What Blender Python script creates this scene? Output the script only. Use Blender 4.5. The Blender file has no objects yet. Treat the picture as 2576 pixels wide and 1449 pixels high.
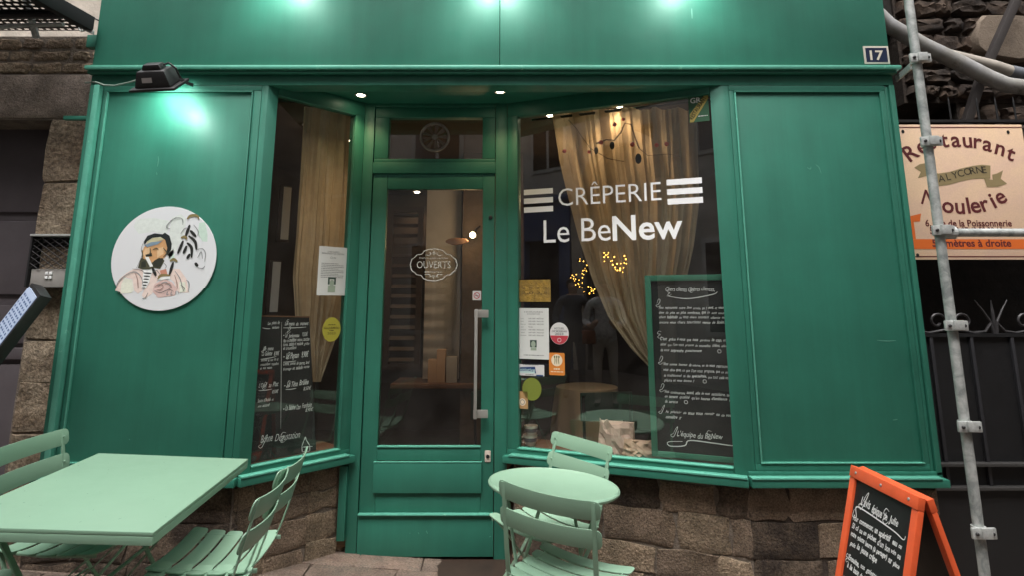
import bpy, bmesh, math, random
from mathutils import Matrix, Vector
R = math.radians
random.seed(7)
SC = bpy.context.scene
COL = SC.collection

# ------------------------------------------------------------------ camera, sky, sun, exposure
CAMP = Vector((0, -3.4257, 1.58)); PITCH = R(10.5545); FPX = 1500.0; PX0 = 1284.0; PY0 = 481.5
cd = bpy.data.cameras.new('camera'); cam = bpy.data.objects.new('camera', cd); COL.objects.link(cam)
cam.location = CAMP; cam.rotation_euler = (R(90) + PITCH, 0, 0)
cd.sensor_width = 36; cd.lens = 36*FPX/2576; cd.shift_x = 4/2576; cd.shift_y = -(724.5-PY0)/2576
cd.clip_start = 0.05; cd.clip_end = 500
SC.camera = cam
W = bpy.data.worlds.new('World'); SC.world = W; W.use_nodes = True
wn = W.node_tree.nodes; wl = W.node_tree.links
sky = wn.new('ShaderNodeTexSky'); sky.sky_type = 'NISHITA'; sky.sun_disc = False
SUN_EL, SUN_AZ = R(66), R(193)
sky.sun_elevation = SUN_EL; sky.sun_rotation = SUN_AZ; sky.air_density = 1.0; sky.dust_density = 4.0; sky.ozone_density = 0.6
hs = wn.new('ShaderNodeHueSaturation'); hs.inputs['Saturation'].default_value = 0.22
wl.new(sky.outputs[0], hs.inputs['Color']); wl.new(hs.outputs[0], wn['Background'].inputs[0])
wn['Background'].inputs[1].default_value = 0.15
sd = bpy.data.lights.new('sun', 'SUN'); sun = bpy.data.objects.new('sun', sd); COL.objects.link(sun)
sd.energy = 0.5; sd.angle = R(35); sd.color = (1, .965, .92)
sdir = Vector((math.sin(SUN_AZ)*math.cos(SUN_EL), math.cos(SUN_AZ)*math.cos(SUN_EL), math.sin(SUN_EL)))
sun.rotation_euler = sdir.to_track_quat('Z', 'Y').to_euler()
SC.view_settings.view_transform = 'Standard'; SC.view_settings.look = 'None'
SC.view_settings.gamma = 1; SC.view_settings.use_curve_mapping = False
SC.view_settings.exposure = 1.75
SC.render.engine = 'CYCLES'
SC.cycles.max_bounces = 10; SC.cycles.transparent_max_bounces = 12; SC.cycles.sample_clamp_indirect = 4

# ------------------------------------------------------------------ helpers
def ray(u, v):
    c, s = math.cos(PITCH), math.sin(PITCH)
    a, b = (u-PX0)/FPX, -(v-PY0)/FPX
    return Vector((a, c-s*b, s+c*b))
def hit(u, v, p0, n):
    d = ray(u, v); t = (Vector(p0)-CAMP).dot(n)/d.dot(n); return CAMP+d*t
def P(u, v, y=0.0): return hit(u, v, (0, y, 0), Vector((0, 1, 0)))
def PZ(u, v, z): return hit(u, v, (0, 0, z), Vector((0, 0, 1)))

class Fr:                       # a vertical wall frame: s along the wall, w outward, z up
    def __init__(self, o, u, n):
        self.o = Vector((o[0], o[1], 0)); self.u = Vector((u[0], u[1], 0)).normalized(); self.n = Vector((n[0], n[1], 0)).normalized()
    def __call__(self, s, w, z): return self.o + self.u*s + self.n*w + Vector((0, 0, z))
    def sz(self, u, v, w=0.0):
        h = hit(u, v, self.o + self.n*w, self.n); return (h-self.o).dot(self.u), h.z
    def M(self, s, w, z):       # local x -> along the wall towards viewer's right, y -> up, z -> outward
        p = self(s, w, z); right = Vector((0, 0, 1)).cross(self.n)
        m = Matrix((right, Vector((0, 0, 1)), self.n)).transposed().to_4x4(); m.translation = p; return m
def wall(y): return Fr((0, y), (1, 0), (0, -1))

def lin(h):
    h = h.lstrip('#'); r = [int(h[i:i+2], 16)/255 for i in (0, 2, 4)]
    return tuple((c/12.92 if c <= .04045 else ((c+.055)/1.055)**2.4) for c in r) + (1,)

class MB:
    def __init__(self): self.bm = bmesh.new()
    def face(self, pts):
        try: return self.bm.faces.new([self.bm.verts.new(p) for p in pts])
        except ValueError: return None
    def hexa(self, p):          # 8 points: bottom 4 then top 4
        v = [self.bm.verts.new(q) for q in p]
        for f in ((0, 3, 2, 1), (4, 5, 6, 7), (0, 1, 5, 4), (1, 2, 6, 5), (2, 3, 7, 6), (3, 0, 4, 7)): self.bm.faces.new([v[i] for i in f])
        return self
    def box(self, x0, x1, y0, y1, z0, z1, f=None, M=None):
        p = [(x0, y0, z0), (x1, y0, z0), (x1, y1, z0), (x0, y1, z0), (x0, y0, z1), (x1, y0, z1), (x1, y1, z1), (x0, y1, z1)]
        if f: p = [f(a, b, c) for a, b, c in p]
        if M: p = [M @ Vector(q) for q in p]
        return self.hexa(p)
    def prism(self, pts, vec):
        vec = Vector(vec); a = [self.bm.verts.new(Vector(p)) for p in pts]; b = [self.bm.verts.new(Vector(p)+vec) for p in pts]
        n = len(pts); self.bm.faces.new(a[::-1]); self.bm.faces.new(b)
        for i in range(n): self.bm.faces.new((a[i], a[(i+1) % n], b[(i+1) % n], b[i]))
        return self
    def tube(self, pts, r, n=10, closed=False, caps=True):
        pts = [Vector(p) for p in pts]; k = len(pts); rings = []; prev = None
        for i, p in enumerate(pts):
            if closed: t = pts[(i+1) % k]-pts[i-1]
            else: t = pts[min(i+1, k-1)]-pts[max(i-1, 0)]
            t.normalize()
            if prev is None: a = t.orthogonal().normalized()
            else: a = (prev - t*prev.dot(t)).normalized()
            prev = a; b = t.cross(a); rr = r[i] if isinstance(r, (list, tuple)) else r
            rings.append([self.bm.verts.new(p+(a*math.cos(2*math.pi*j/n)+b*math.sin(2*math.pi*j/n))*rr) for j in range(n)])
        for i in range(k if closed else k-1):
            A, Bq = rings[i], rings[(i+1) % k]
            for j in range(n): self.bm.faces.new((A[j], A[(j+1) % n], Bq[(j+1) % n], Bq[j]))
        if caps and not closed: self.bm.faces.new(rings[0][::-1]); self.bm.faces.new(rings[-1])
        return self
    def bar(self, pts, w, t, side):     # flat bar of width w along 'side', thickness t
        pts = [Vector(p) for p in pts]; side = Vector(side).normalized(); k = len(pts); rs = []
        for i, p in enumerate(pts):
            d = (pts[min(i+1, k-1)]-pts[max(i-1, 0)]).normalized(); nn = d.cross(side).normalized()
            rs.append([self.bm.verts.new(p+side*a*w/2+nn*b*t/2) for a, b in ((-1, -1), (1, -1), (1, 1), (-1, 1))])
        for i in range(k-1):
            for j in range(4): self.bm.faces.new((rs[i][j], rs[i][(j+1) % 4], rs[i+1][(j+1) % 4], rs[i+1][j]))
        self.bm.faces.new(rs[0][::-1]); self.bm.faces.new(rs[-1]); return self
    def lathe(self, prof, n=32, M=Matrix(), close=True):
        rings = []
        for r, z in prof:
            rings.append([self.bm.verts.new(M @ Vector((r*math.cos(2*math.pi*j/n), r*math.sin(2*math.pi*j/n), z))) for j in range(n)])
        for a, b in zip(rings, rings[1:]):
            for j in range(n): self.bm.faces.new((a[j], a[(j+1) % n], b[(j+1) % n], b[j]))
        if close: self.bm.faces.new(rings[0][::-1]); self.bm.faces.new(rings[-1])
        return self
    def ball(self, c, r, n=8, M=None):
        c = Vector(c); bmesh.ops.create_icosphere(self.bm, subdivisions=1 if n < 9 else 2, radius=r, matrix=Matrix.Translation(c)); return self
    def build(self, name, mat, parent=None, bev=0.0, smooth=None, recalc=True):
        bm = self.bm
        if recalc: bmesh.ops.recalc_face_normals(bm, faces=bm.faces[:])
        if bev:
            es = [e for e in bm.edges if len(e.link_faces) == 2 and e.calc_face_angle(0) > R(30)]
            bmesh.ops.bevel(bm, geom=es, offset=bev, segments=2, profile=.6, affect='EDGES', clamp_overlap=True)
        me = bpy.data.meshes.new(name); bm.to_mesh(me); bm.free()
        if mat: me.materials.append(mat)
        if smooth is None: smooth = bool(bev)
        if smooth:
            me.shade_smooth(); me.set_sharp_from_angle(angle=R(40))
        return link(name, me, parent)

def world_m(o):
    m = o.matrix_basis.copy()
    if o.parent: m = world_m(o.parent) @ o.matrix_parent_inverse @ m
    return m
def link(name, data, parent=None):
    o = bpy.data.objects.new(name, data); COL.objects.link(o)
    if parent: o.parent = parent; o.matrix_parent_inverse = world_m(parent).inverted()
    return o
def tag(o, label=None, cat=None, group=None, kind=None):
    if label: o['label'] = label
    if cat: o['category'] = cat
    if group: o['group'] = group
    if kind: o['kind'] = kind
    if o.type == 'MESH' and not o.parent and not o.children and cat:
        vs = [v.co for v in o.data.vertices]
        c = Vector(((min(v.x for v in vs)+max(v.x for v in vs))/2, (min(v.y for v in vs)+max(v.y for v in vs))/2, min(v.z for v in vs)))
        o.data.transform(Matrix.Translation(-c)); o.location = c
    return o
def thing(name, label, cat, loc=(0, 0, 0), rz=0, group=None, M=None):
    o = bpy.data.objects.new(name, None); COL.objects.link(o); o.empty_display_size = .1
    if M is not None: o.matrix_basis = M
    else: o.location = loc; o.rotation_euler = (0, 0, rz)
    o['label'] = label; o['category'] = cat
    if group: o['group'] = group
    return o
def box(name, mat, parent, x0, x1, y0, y1, z0, z1, bev=0.0, f=None, M=None):
    return MB().box(x0, x1, y0, y1, z0, z1, f, M).build(name, mat, parent, bev)

# ------------------------------------------------------------------ materials
MATS = {}
def mat(name, color, rough=.5, metal=0, bump=0, bscale=40, var=0, vscale=4, spec=.5, coat=0, objvar=0, emit=None, estr=0, grain=0, gscale=300, col2=None, dirt=None, dscale=3, dthr=.6, bdist=None):
    m = bpy.data.materials.new(name); m.use_nodes = True; nt = m.node_tree; N = nt.nodes; L = nt.links; b = N['Principled BSDF']
    c = lin(color) if isinstance(color, str) else tuple(color)+(1,)
    b.inputs['Base Color'].default_value = c; b.inputs['Roughness'].default_value = rough; b.inputs['Metallic'].default_value = metal
    b.inputs['Specular IOR Level'].default_value = spec; b.inputs['Coat Weight'].default_value = coat
    tc = N.new('ShaderNodeTexCoord'); out = tc.outputs['Object']
    if emit: b.inputs['Emission Color'].default_value = lin(emit); b.inputs['Emission Strength'].default_value = estr
    cur = None
    def rgb(v):
        r = N.new('ShaderNodeRGB'); r.outputs[0].default_value = v; return r.outputs[0]
    cur = rgb(c)
    def mix(a, bb, fac, mode='MIX'):
        x = N.new('ShaderNodeMix'); x.data_type = 'RGBA'; x.blend_type = mode
        L.new(fac, x.inputs[0]) if not isinstance(fac, float) else setattr(x.inputs[0], 'default_value', fac)
        L.new(a, x.inputs[6]); L.new(bb, x.inputs[7]); return x.outputs[2]
    def noise(scale, det=6, rgh=.6, dist=0):
        n = N.new('ShaderNodeTexNoise'); n.inputs['Scale'].default_value = scale; n.inputs['Detail'].default_value = det; n.inputs['Roughness'].default_value = rgh
        n.inputs['Distortion'].default_value = dist; L.new(out, n.inputs['Vector']); return n.outputs['Fac']
    def ramp(x, a, bb):
        r = N.new('ShaderNodeMapRange'); r.inputs['From Min'].default_value = a; r.inputs['From Max'].default_value = bb; L.new(x, r.inputs['Value']); return r.outputs[0]
    if col2: cur = mix(cur, rgb(lin(col2)), ramp(noise(vscale, 5, .65, .6), .38, .62))
    if var:
        dk = rgb(tuple(x*(1-var) for x in c[:3])+(1,)); f = ramp(noise(vscale*1.7, 7), .3, .7)
        if col2:
            cur = mix(cur, rgb((1-var,)*3+(1,)), f, 'MULTIPLY')
        else: cur = mix(cur, dk, f)
    if grain:
        g = N.new('ShaderNodeMapRange'); g.inputs['From Min'].default_value = .3; g.inputs['From Max'].default_value = .7
        g.inputs['To Min'].default_value = 1-grain; g.inputs['To Max'].default_value = 1+grain; L.new(noise(gscale, 3, .7), g.inputs['Value'])
        x = N.new('ShaderNodeVectorMath'); x.operation = 'SCALE'; L.new(cur, x.inputs[0]); L.new(g.outputs[0], x.inputs['Scale']); cur = x.outputs[0]
    if name == 'green_paint':
        mp0 = N.new('ShaderNodeMapping'); mp0.inputs['Scale'].default_value = (14, 14, .7); L.new(out, mp0.inputs[0]); k0 = out; out = mp0.outputs[0]; st0 = noise(1.0, 6, .7); out = k0
        g0 = N.new('ShaderNodeMapRange'); g0.inputs['From Min'].default_value = .3; g0.inputs['From Max'].default_value = .7; g0.inputs['To Min'].default_value = .92; g0.inputs['To Max'].default_value = 1.07; L.new(st0, g0.inputs[0])
        x0 = N.new('ShaderNodeVectorMath'); x0.operation = 'SCALE'; L.new(cur, x0.inputs[0]); L.new(g0.outputs[0], x0.inputs['Scale']); cur = x0.outputs[0]
    if dirt: cur = mix(cur, rgb(lin(dirt)), ramp(noise(dscale, 9, .72, .4), dthr, dthr+.12))
    if objvar:
        oi = N.new('ShaderNodeObjectInfo'); mr = N.new('ShaderNodeMapRange'); mr.inputs['To Min'].default_value = 1-objvar; mr.inputs['To Max'].default_value = 1+objvar
        L.new(oi.outputs['Random'], mr.inputs['Value']); x = N.new('ShaderNodeVectorMath'); x.operation = 'SCALE'; L.new(cur, x.inputs[0]); L.new(mr.outputs[0], x.inputs['Scale'])
        cur = x.outputs[0]
    L.new(cur, b.inputs['Base Color'])
    if bump:
        bp = N.new('ShaderNodeBump'); bp.inputs['Strength'].default_value = min(1, bump); bp.inputs['Distance'].default_value = bdist or (.012 if bump > .3 else .004)
        if name.startswith('green'):
            mp = N.new('ShaderNodeMapping'); mp.inputs['Scale'].default_value = (9, 9, .55); L.new(out, mp.inputs[0]); keep = out; out = mp.outputs[0]; a = noise(bscale, 8, .7, .3); out = keep
        else: a = noise(bscale, 8, .65, .3); L.new(a, bp.inputs['Height']); L.new(bp.outputs[0], b.inputs['Normal'])
    if rough < .7:
        mr = N.new('ShaderNodeMapRange'); mr.inputs['To Min'].default_value = rough-.08; mr.inputs['To Max'].default_value = rough+.12
        L.new(noise(12, 5), mr.inputs['Value']); L.new(mr.outputs[0], b.inputs['Roughness'])
    MATS[name] = m; return m
def glass_mat(name, ior=2.1, tint=(.86, .88, .86)):
    m = bpy.data.materials.new(name); m.use_nodes = True; nt = m.node_tree; N = nt.nodes; L = nt.links
    N.remove(N['Principled BSDF']); o = N['Material Output']
    t = N.new('ShaderNodeBsdfTransparent'); t.inputs[0].default_value = tint+(1,); g = N.new('ShaderNodeBsdfGlossy'); g.inputs['Roughness'].default_value = 0.0
    g.inputs[0].default_value = (1, 1, 1, 1); f = N.new('ShaderNodeFresnel'); f.inputs[0].default_value = ior; x = N.new('ShaderNodeMixShader')
    tc = N.new('ShaderNodeTexCoord'); n = N.new('ShaderNodeTexNoise'); n.inputs['Scale'].default_value = 1.5; n.inputs['Detail'].default_value = 1
    b = N.new('ShaderNodeBump'); b.inputs['Strength'].default_value = .25; b.inputs['Distance'].default_value = .002; L.new(tc.outputs['Object'], n.inputs[0]); L.new(n.outputs[0], b.inputs['Height']); L.new(b.outputs[0], g.inputs['Normal'])
    d = N.new('ShaderNodeBsdfDiffuse'); d.inputs[0].default_value = (.5, .47, .44, 1); y = N.new('ShaderNodeMixShader'); n2 = N.new('ShaderNodeTexNoise'); n2.inputs['Scale'].default_value = 3.5; n2.inputs['Detail'].default_value = 8; n2.inputs['Distortion'].default_value = 1.2; L.new(tc.outputs['Object'], n2.inputs[0])
    mr = N.new('ShaderNodeMapRange'); mr.inputs['From Min'].default_value = .35; mr.inputs['From Max'].default_value = .8; mr.inputs['To Min'].default_value = .005; mr.inputs['To Max'].default_value = .035; L.new(n2.outputs[0], mr.inputs[0]); L.new(mr.outputs[0], y.inputs[0]); L.new(t.outputs[0], y.inputs[1]); L.new(d.outputs[0], y.inputs[2])
    L.new(f.outputs[0], x.inputs[0]); L.new(y.outputs[0], x.inputs[1]); L.new(g.outputs[0], x.inputs[2]); L.new(x.outputs[0], o.inputs[0]); return m

GREEN = mat('green_paint', (.028, .174, .119), .47, var=.22, vscale=1.6, bump=.30, bscale=26, grain=.06, gscale=500, spec=.45, dirt='#3f8a6d', dscale=7, dthr=.78)
GREENE = mat('green_paint_edge_highlight', (.105, .37, .275), .22, var=.15, vscale=9, bump=.15, bscale=120, dirt='#8fd0b4', dscale=16, dthr=.62)  # base lightened as a painted highlight on edges; pale flecks are chips
MINT = mat('mint_enamel', (.235, .385, .275), .33, var=.06, vscale=3, grain=.03, gscale=600, spec=.5, bump=.06, bscale=250, dirt='#557f67', dscale=42, dthr=.655)
BLACK = mat('black_metal', (.007, .007, .008), .5, var=.3, vscale=8, bump=.1, bscale=200)
BLKP = mat('black_plastic', (.022, .021, .022), .38, bump=.05, bscale=300)
CHALK = mat('chalkboard_black', (.010, .012, .012), .55, var=.4, vscale=5, grain=.2, gscale=60, dirt='#2c302e', dscale=5, dthr=.58)
WHITE = mat('white_print', (.86, .86, .86), .5)
CHALKW = mat('chalk_white', (.72, .73, .72), .8)
PAPER = mat('white_paper', (.62, .62, .60), .6, var=.06, vscale=8)
INK = mat('grey_ink', (.16, .16, .16), .7)
STEEL = mat('brushed_steel', (.42, .40, .375), .38, metal=.55, bump=.06, bscale=300)
GALV = mat('galvanised_tube', (.60, .62, .60), .48, metal=.35, col2='#969c9a', vscale=14, var=.25, bump=.15, bscale=90, dirt='#5c4f45', dscale=12, dthr=.68)
GALVC = mat('galvanised_clamp', (.62, .64, .62), .45, metal=.4, var=.35, vscale=25, bump=.3, bscale=80)
PIPE = mat('grey_pipe', (.40, .40, .40), .45, col2='#97958f', vscale=5, var=.3, dirt='#3f3d38', dscale=6, dthr=.6)
RUST = mat('dark_beam', (.035, .028, .026), .7, var=.4, bump=.3)
STONE = mat('warm_granite', (.29, .21, .150), .9, col2='#85735f', vscale=5, var=.45, bump=1, bscale=70, bdist=.018, grain=.6, gscale=110, objvar=.28, dirt='#3a2c22', dscale=5, dthr=.62)
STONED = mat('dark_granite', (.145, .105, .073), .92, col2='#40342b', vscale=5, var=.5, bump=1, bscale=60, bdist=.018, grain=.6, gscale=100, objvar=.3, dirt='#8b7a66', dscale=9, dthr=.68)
STONEL = mat('ochre_granite', (.31, .23, .155), .9, col2='#7b6c58', vscale=6, var=.4, bump=1.0, bscale=60, bdist=.018, grain=.6, gscale=100, objvar=.15)
MORTAR = mat('mortar', (.21, .17, .135), .95, var=.5, vscale=7, bump=.8, bscale=60, grain=.3, gscale=200)
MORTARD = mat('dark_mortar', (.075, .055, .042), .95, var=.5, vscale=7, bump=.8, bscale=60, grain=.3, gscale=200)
PAVE = mat('pink_granite_paving', (.165, .128, .100), .85, col2='#7a675b', vscale=6, var=.4, bump=.9, bscale=45, grain=.5, gscale=95, objvar=.22, dirt='#3d3129', dscale=9, dthr=.64)
DOORG = mat('dark_grey_door_paint', (.105, .090, .098), .5, var=.25, vscale=3, bump=.1, bscale=60)
ORANGE = mat('orange_paint', (.78, .115, .035), .45, var=.15, vscale=10, bump=.1, bscale=120, dirt='#c98a72', dscale=20, dthr=.72)
CREAM = mat('cream_sign', (.68, .47, .35), .55, col2='#dfc09f', vscale=3, grain=.06, gscale=120)
MAROON = mat('maroon_ink', (.10, .012, .014), .6)
KHAKI = mat('khaki_print', (.26, .20, .095), .6)
NAVY = mat('navy_enamel', (.012, .02, .05), .3)
CLOTH = mat('linen_curtain', (.50, .41, .28), .9, var=.2, vscale=6, grain=.12, gscale=260, bump=.2, bscale=200)
def translucent(m, fac):
    nt = m.node_tree; b = nt.nodes['Principled BSDF']; t = nt.nodes.new('ShaderNodeBsdfTranslucent'); x = nt.nodes.new('ShaderNodeMixShader'); x.inputs[0].default_value = fac
    nt.links.new(b.inputs['Base Color'].links[0].from_socket, t.inputs[0]); nt.links.new(b.outputs[0], x.inputs[1]); nt.links.new(t.outputs[0], x.inputs[2]); nt.links.new(x.outputs[0], nt.nodes['Material Output'].inputs[0])
translucent(CLOTH, .5)
CLOTHG = mat('grey_curtain', (.40, .38, .38), .9, var=.2, vscale=3)
WCLOTH = mat('white_tablecloth', (.55, .50, .42), .9)
DARKW = mat('dark_wood', (.035, .018, .011), .6, var=.5, vscale=4)
MIDW = mat('brown_wood', (.16, .075, .035), .6, var=.4, vscale=5)
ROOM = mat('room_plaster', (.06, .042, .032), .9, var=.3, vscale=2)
GLASS = glass_mat('window_glass', 2.05); GLASSL = glass_mat('narrow_window_glass', 1.5); GLASSD = glass_mat('door_glass', 1.75)
WARM = mat('warm_lamp', (1, .9, .7), .5, emit='#ffe2a8', estr=7)
SPOTW = mat('spot_glow', (1, .95, .85), .5, emit='#fff0cf', estr=12)
TINY = mat('fairy_bulb', (1, .8, .4), .5, emit='#ffb84a', estr=2.2)
LCDW = mat('lit_menu', (.30, .34, .40), .4, emit='#b9d2ff', estr=.09)
RED = mat('red_berry', (.75, .07, .035), .35)
TWIG = mat('twig', (.20, .14, .09), .8)
CERAM = mat('ceramic', (.70, .62, .52), .25)
CERAMD = mat('ceramic_print', (.06, .06, .08), .3)
KRAFT = mat('kraft_paper', (.50, .34, .24), .8, var=.15)

# ------------------------------------------------------------------ text and flat print
def glyph_mesh(body, shear=0, offset=0):
    c = bpy.data.curves.new('t', 'FONT'); c.body = body; c.size = 1; c.shear = shear; c.offset = offset; c.resolution_u = 3
    o = bpy.data.objects.new('t', c); COL.objects.link(o); me = o.to_mesh(); vs = [v.co.copy() for v in me.vertices]; fs = [tuple(p.vertices) for p in me.polygons]
    o.to_mesh_clear(); bpy.data.objects.remove(o); bpy.data.curves.remove(c); return vs, fs
def put_words(mb, body, M, x0, y0, cap, width, shear=.3, offset=.01, rnd=random.Random(11)):
    ws = body.split(' '); tot = sum(len(w_) for w_ in ws)+.8*(len(ws)-1); x = x0; un = width/tot
    for w_ in ws:
        if w_:
            sc = rnd.uniform(.85, 1.2); put_text(mb, w_, M, x, y0+rnd.uniform(-.12, .12)*cap, cap=cap*sc, width=un*len(w_)*.97, shear=shear+rnd.uniform(-.1, .15), offset=offset+rnd.uniform(-.006, .01), rot=rnd.uniform(-.03, .04))
        x += un*(len(w_)+.8)
def put_text(mb, body, M, x0, y0, cap=None, width=None, align='l', shear=0, offset=0, warp=None, rot=0):
    vs, fs = glyph_mesh(body, shear, offset)
    if not vs: return 0
    sy = (cap/.729) if cap else None
    ex = max(v.x for v in vs)-min(v.x for v in vs); mn = min(v.x for v in vs)
    sx = width/ex if width else sy
    if sy is None: sy = sx
    w = ex*sx; off = {'l': 0, 'c': -w/2, 'r': -w}[align]
    cr, sr = math.cos(rot), math.sin(rot); bv = []
    for v in vs:
        x = (v.x-mn)*sx+off; y = v.y*sy
        if warp: x, y = warp(x, y)
        bv.append(mb.bm.verts.new(M @ Vector((x0+x*cr-y*sr, y0+x*sr+y*cr, 0))))
    for f in fs:
        try: mb.bm.faces.new([bv[i] for i in f])
        except ValueError: pass
    return w
def ribbon(mb, M, pts, w, smoothn=6):
    q = []
    k = len(pts)
    for i in range(k-1):
        p0, p1, p2, p3 = pts[max(i-1, 0)], pts[i], pts[i+1], pts[min(i+2, k-1)]
        for j in range(smoothn):
            t = j/smoothn; q.append(tuple(.5*(2*p1[a]+(p2[a]-p0[a])*t+(2*p0[a]-5*p1[a]+4*p2[a]-p3[a])*t*t+(3*p1[a]-p0[a]-3*p2[a]+p3[a])*t**3) for a in (0, 1)))
    q.append(tuple(pts[-1])); L = []; n = len(q)
    for i, p in enumerate(q):
        a, b = q[max(i-1, 0)], q[min(i+1, n-1)]; d = Vector((b[0]-a[0], b[1]-a[1]))
        if d.length < 1e-9: d = Vector((1, 0))
        d.normalize(); ww = w*(.45+.55*math.sin(math.pi*min(1, max(0, i/(n-1)))))/2
        L.append((mb.bm.verts.new(M @ Vector((p[0]-d.y*ww, p[1]+d.x*ww, 0))), mb.bm.verts.new(M @ Vector((p[0]+d.y*ww, p[1]-d.x*ww, 0)))))
    for a, b in zip(L, L[1:]): mb.bm.faces.new((a[0], a[1], b[1], b[0]))
def poly2(mb, M, pts): mb.face([M @ Vector((p[0], p[1], 0)) for p in pts])
def disc2(mb, M, cx, cy, rx, ry=None, n=28):
    ry = ry or rx; poly2(mb, M, [(cx+rx*math.cos(2*math.pi*i/n), cy+ry*math.sin(2*math.pi*i/n)) for i in range(n)])
def ring2(mb, M, cx, cy, r0, r1, n=32, asp=1):
    for i in range(n):
        a, b = 2*math.pi*i/n, 2*math.pi*(i+1)/n
        poly2(mb, M, [(cx+r0*math.cos(a)*asp, cy+r0*math.sin(a)), (cx+r1*math.cos(a)*asp, cy+r1*math.sin(a)), (cx+r1*math.cos(b)*asp, cy+r1*math.sin(b)), (cx+r0*math.cos(b)*asp, cy+r0*math.sin(b))])
def rrect(x0, x1, y0, y1, r, n=4):
    out = []
    for cx, cy, a0 in ((x1-r, y1-r, 0), (x0+r, y1-r, 90), (x0+r, y0+r, 180), (x1-r, y0+r, 270)):
        for i in range(n+1): a = R(a0+90*i/n); out.append((cx+r*math.cos(a), cy+r*math.sin(a)))
    return out
def off(M, d): return M @ Matrix.Translation((0, 0, d))

# ------------------------------------------------------------------ ground
def gz(x, y): return .085 - .06*(x+.9) + .0*(y-.5)
gm = MB()
for i in range(24):
    for j in range(16):
        x0, x1 = -24+i*2, -22+i*2; y0, y1 = -13+j*1.0, -12+j*1.0
        c = lambda x, y: (x, y, gz(max(-4, min(4, x)), y)-.012)
        gm.face([c(x0, y0), c(x1, y0), c(x1, y1), c(x0, y1)])
ground = gm.build('pavement', mat('pavement_grout', (.105, .085, .07), .95, var=.4, bump=.6, grain=.3, gscale=200)); tag(ground, kind='structure')
def stone(parent, fr, u0, u1, z0, z1, m, dep=.02, jit=.012, name='stone', back=.02, kk=.16, bv_=.014):
    """irregular raised block: outline, bevel ring and slightly domed face"""
    n = []; w, h = u1-u0, z1-z0; j = min(jit, .12*min(w, h)); rr = random.uniform
    k = kk*min(w, h)
    for a, b in ((u0+k, z0), ((u0+u1)/2, z0), (u1-k, z0), (u1, z0+k), (u1, (z0+z1)/2), (u1, z1-k), (u1-k, z1), ((u0+u1)/2, z1), (u0+k, z1), (u0, z1-k), (u0, (z0+z1)/2), (u0, z0+k)):
        n.append((a+rr(-j, j), b+rr(-j, j)))
    cx, cz = (u0+u1)/2, (z0+z1)/2; mb = MB(); bm = mb.bm
    def ring(sc, wd, jj=0):
        out = []
        for a, b in n:
            sx = 1-sc/max(w, .01)*2; sz_ = 1-sc/max(h, .01)*2
            out.append(bm.verts.new(fr(cx+(a-cx)*sx, wd+rr(-jj, jj), cz+(b-cz)*sz_)))
        return out
    r0 = ring(0, -back); r1 = ring(0, dep*.35, dep*.1); r2 = ring(min(bv_, .2*h), dep, dep*.25); r3 = ring(min(.3*h, .3*w), dep*1.1, dep*.3)
    for A, B in ((r0, r1), (r1, r2), (r2, r3)):
        for i in range(12): bm.faces.new((A[i], A[(i+1) % 12], B[(i+1) % 12], B[i]))
    c = bm.verts.new(fr(cx, dep*1.15, cz))
    for i in range(12): bm.faces.new((r3[i], r3[(i+1) % 12], c))
    return mb.build(name, m, parent, smooth=True)
def masonry(root, fr, u0, u1, zs, wr, mats, gap=.016, dep=.02, jit=.012, name='stone', **kw):
    for i in range(len(zs)-1):
        u = u0-random.uniform(0, wr[0])*.6 if False else u0
        first = True
        while u < u1-.02:
            w = random.uniform(*wr)*(random.uniform(.4, 1) if first else 1); first = False
            e = u+w
            if e > u1-wr[0]*.45: e = u1
            stone(root, fr, u+gap/2, e-gap/2, zs[i]+gap/2, zs[i+1]-gap/2, random.choice(mats), dep*random.uniform(.6, 1.3), jit, name, **kw)
            u = e
class Flat:                      # ground frame for paving stones: s = x, second = y, w = up
    def __call__(self, s, w, t): return Vector((s, t, gz(s, t)+w))
yy = .62; row = 0
while yy > -1.9:
    h = random.uniform(.26, .34); x = -3.0+random.uniform(0, .2)
    while x < 2.9:
        w = random.uniform(.36, .66)
        lim_ok = True
        stone(ground, Flat(), x+.003, x+w-.003, yy-h+.003, yy-.003, PAVE, .0035, .007, 'paving_stone', .012, kk=.03, bv_=.006)
        x += w
    yy -= h; row += 1

# ------------------------------------------------------------------ shopfront
AL, BL = (-1.463, 0.0), (-.995, .5)
AR, BR = (1.273, 0.0), (-.023, .5)
def bayframe(A, B):
    u = Vector((B[0]-A[0], B[1]-A[1], 0)); n = Vector((-u.y, u.x, 0))
    if n.y > 0: n = -n
    f = Fr(A, u, n); f.L = u.length; return f
FL, FR_ = bayframe(AL, BL), bayframe(AR, BR)
F0 = wall(0.0); FD = wall(.5)
shop = thing('shopfront', 'green painted wooden shopfront with angled display windows and recessed door', 'shopfront', (-.1, .1, .1))
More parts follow.
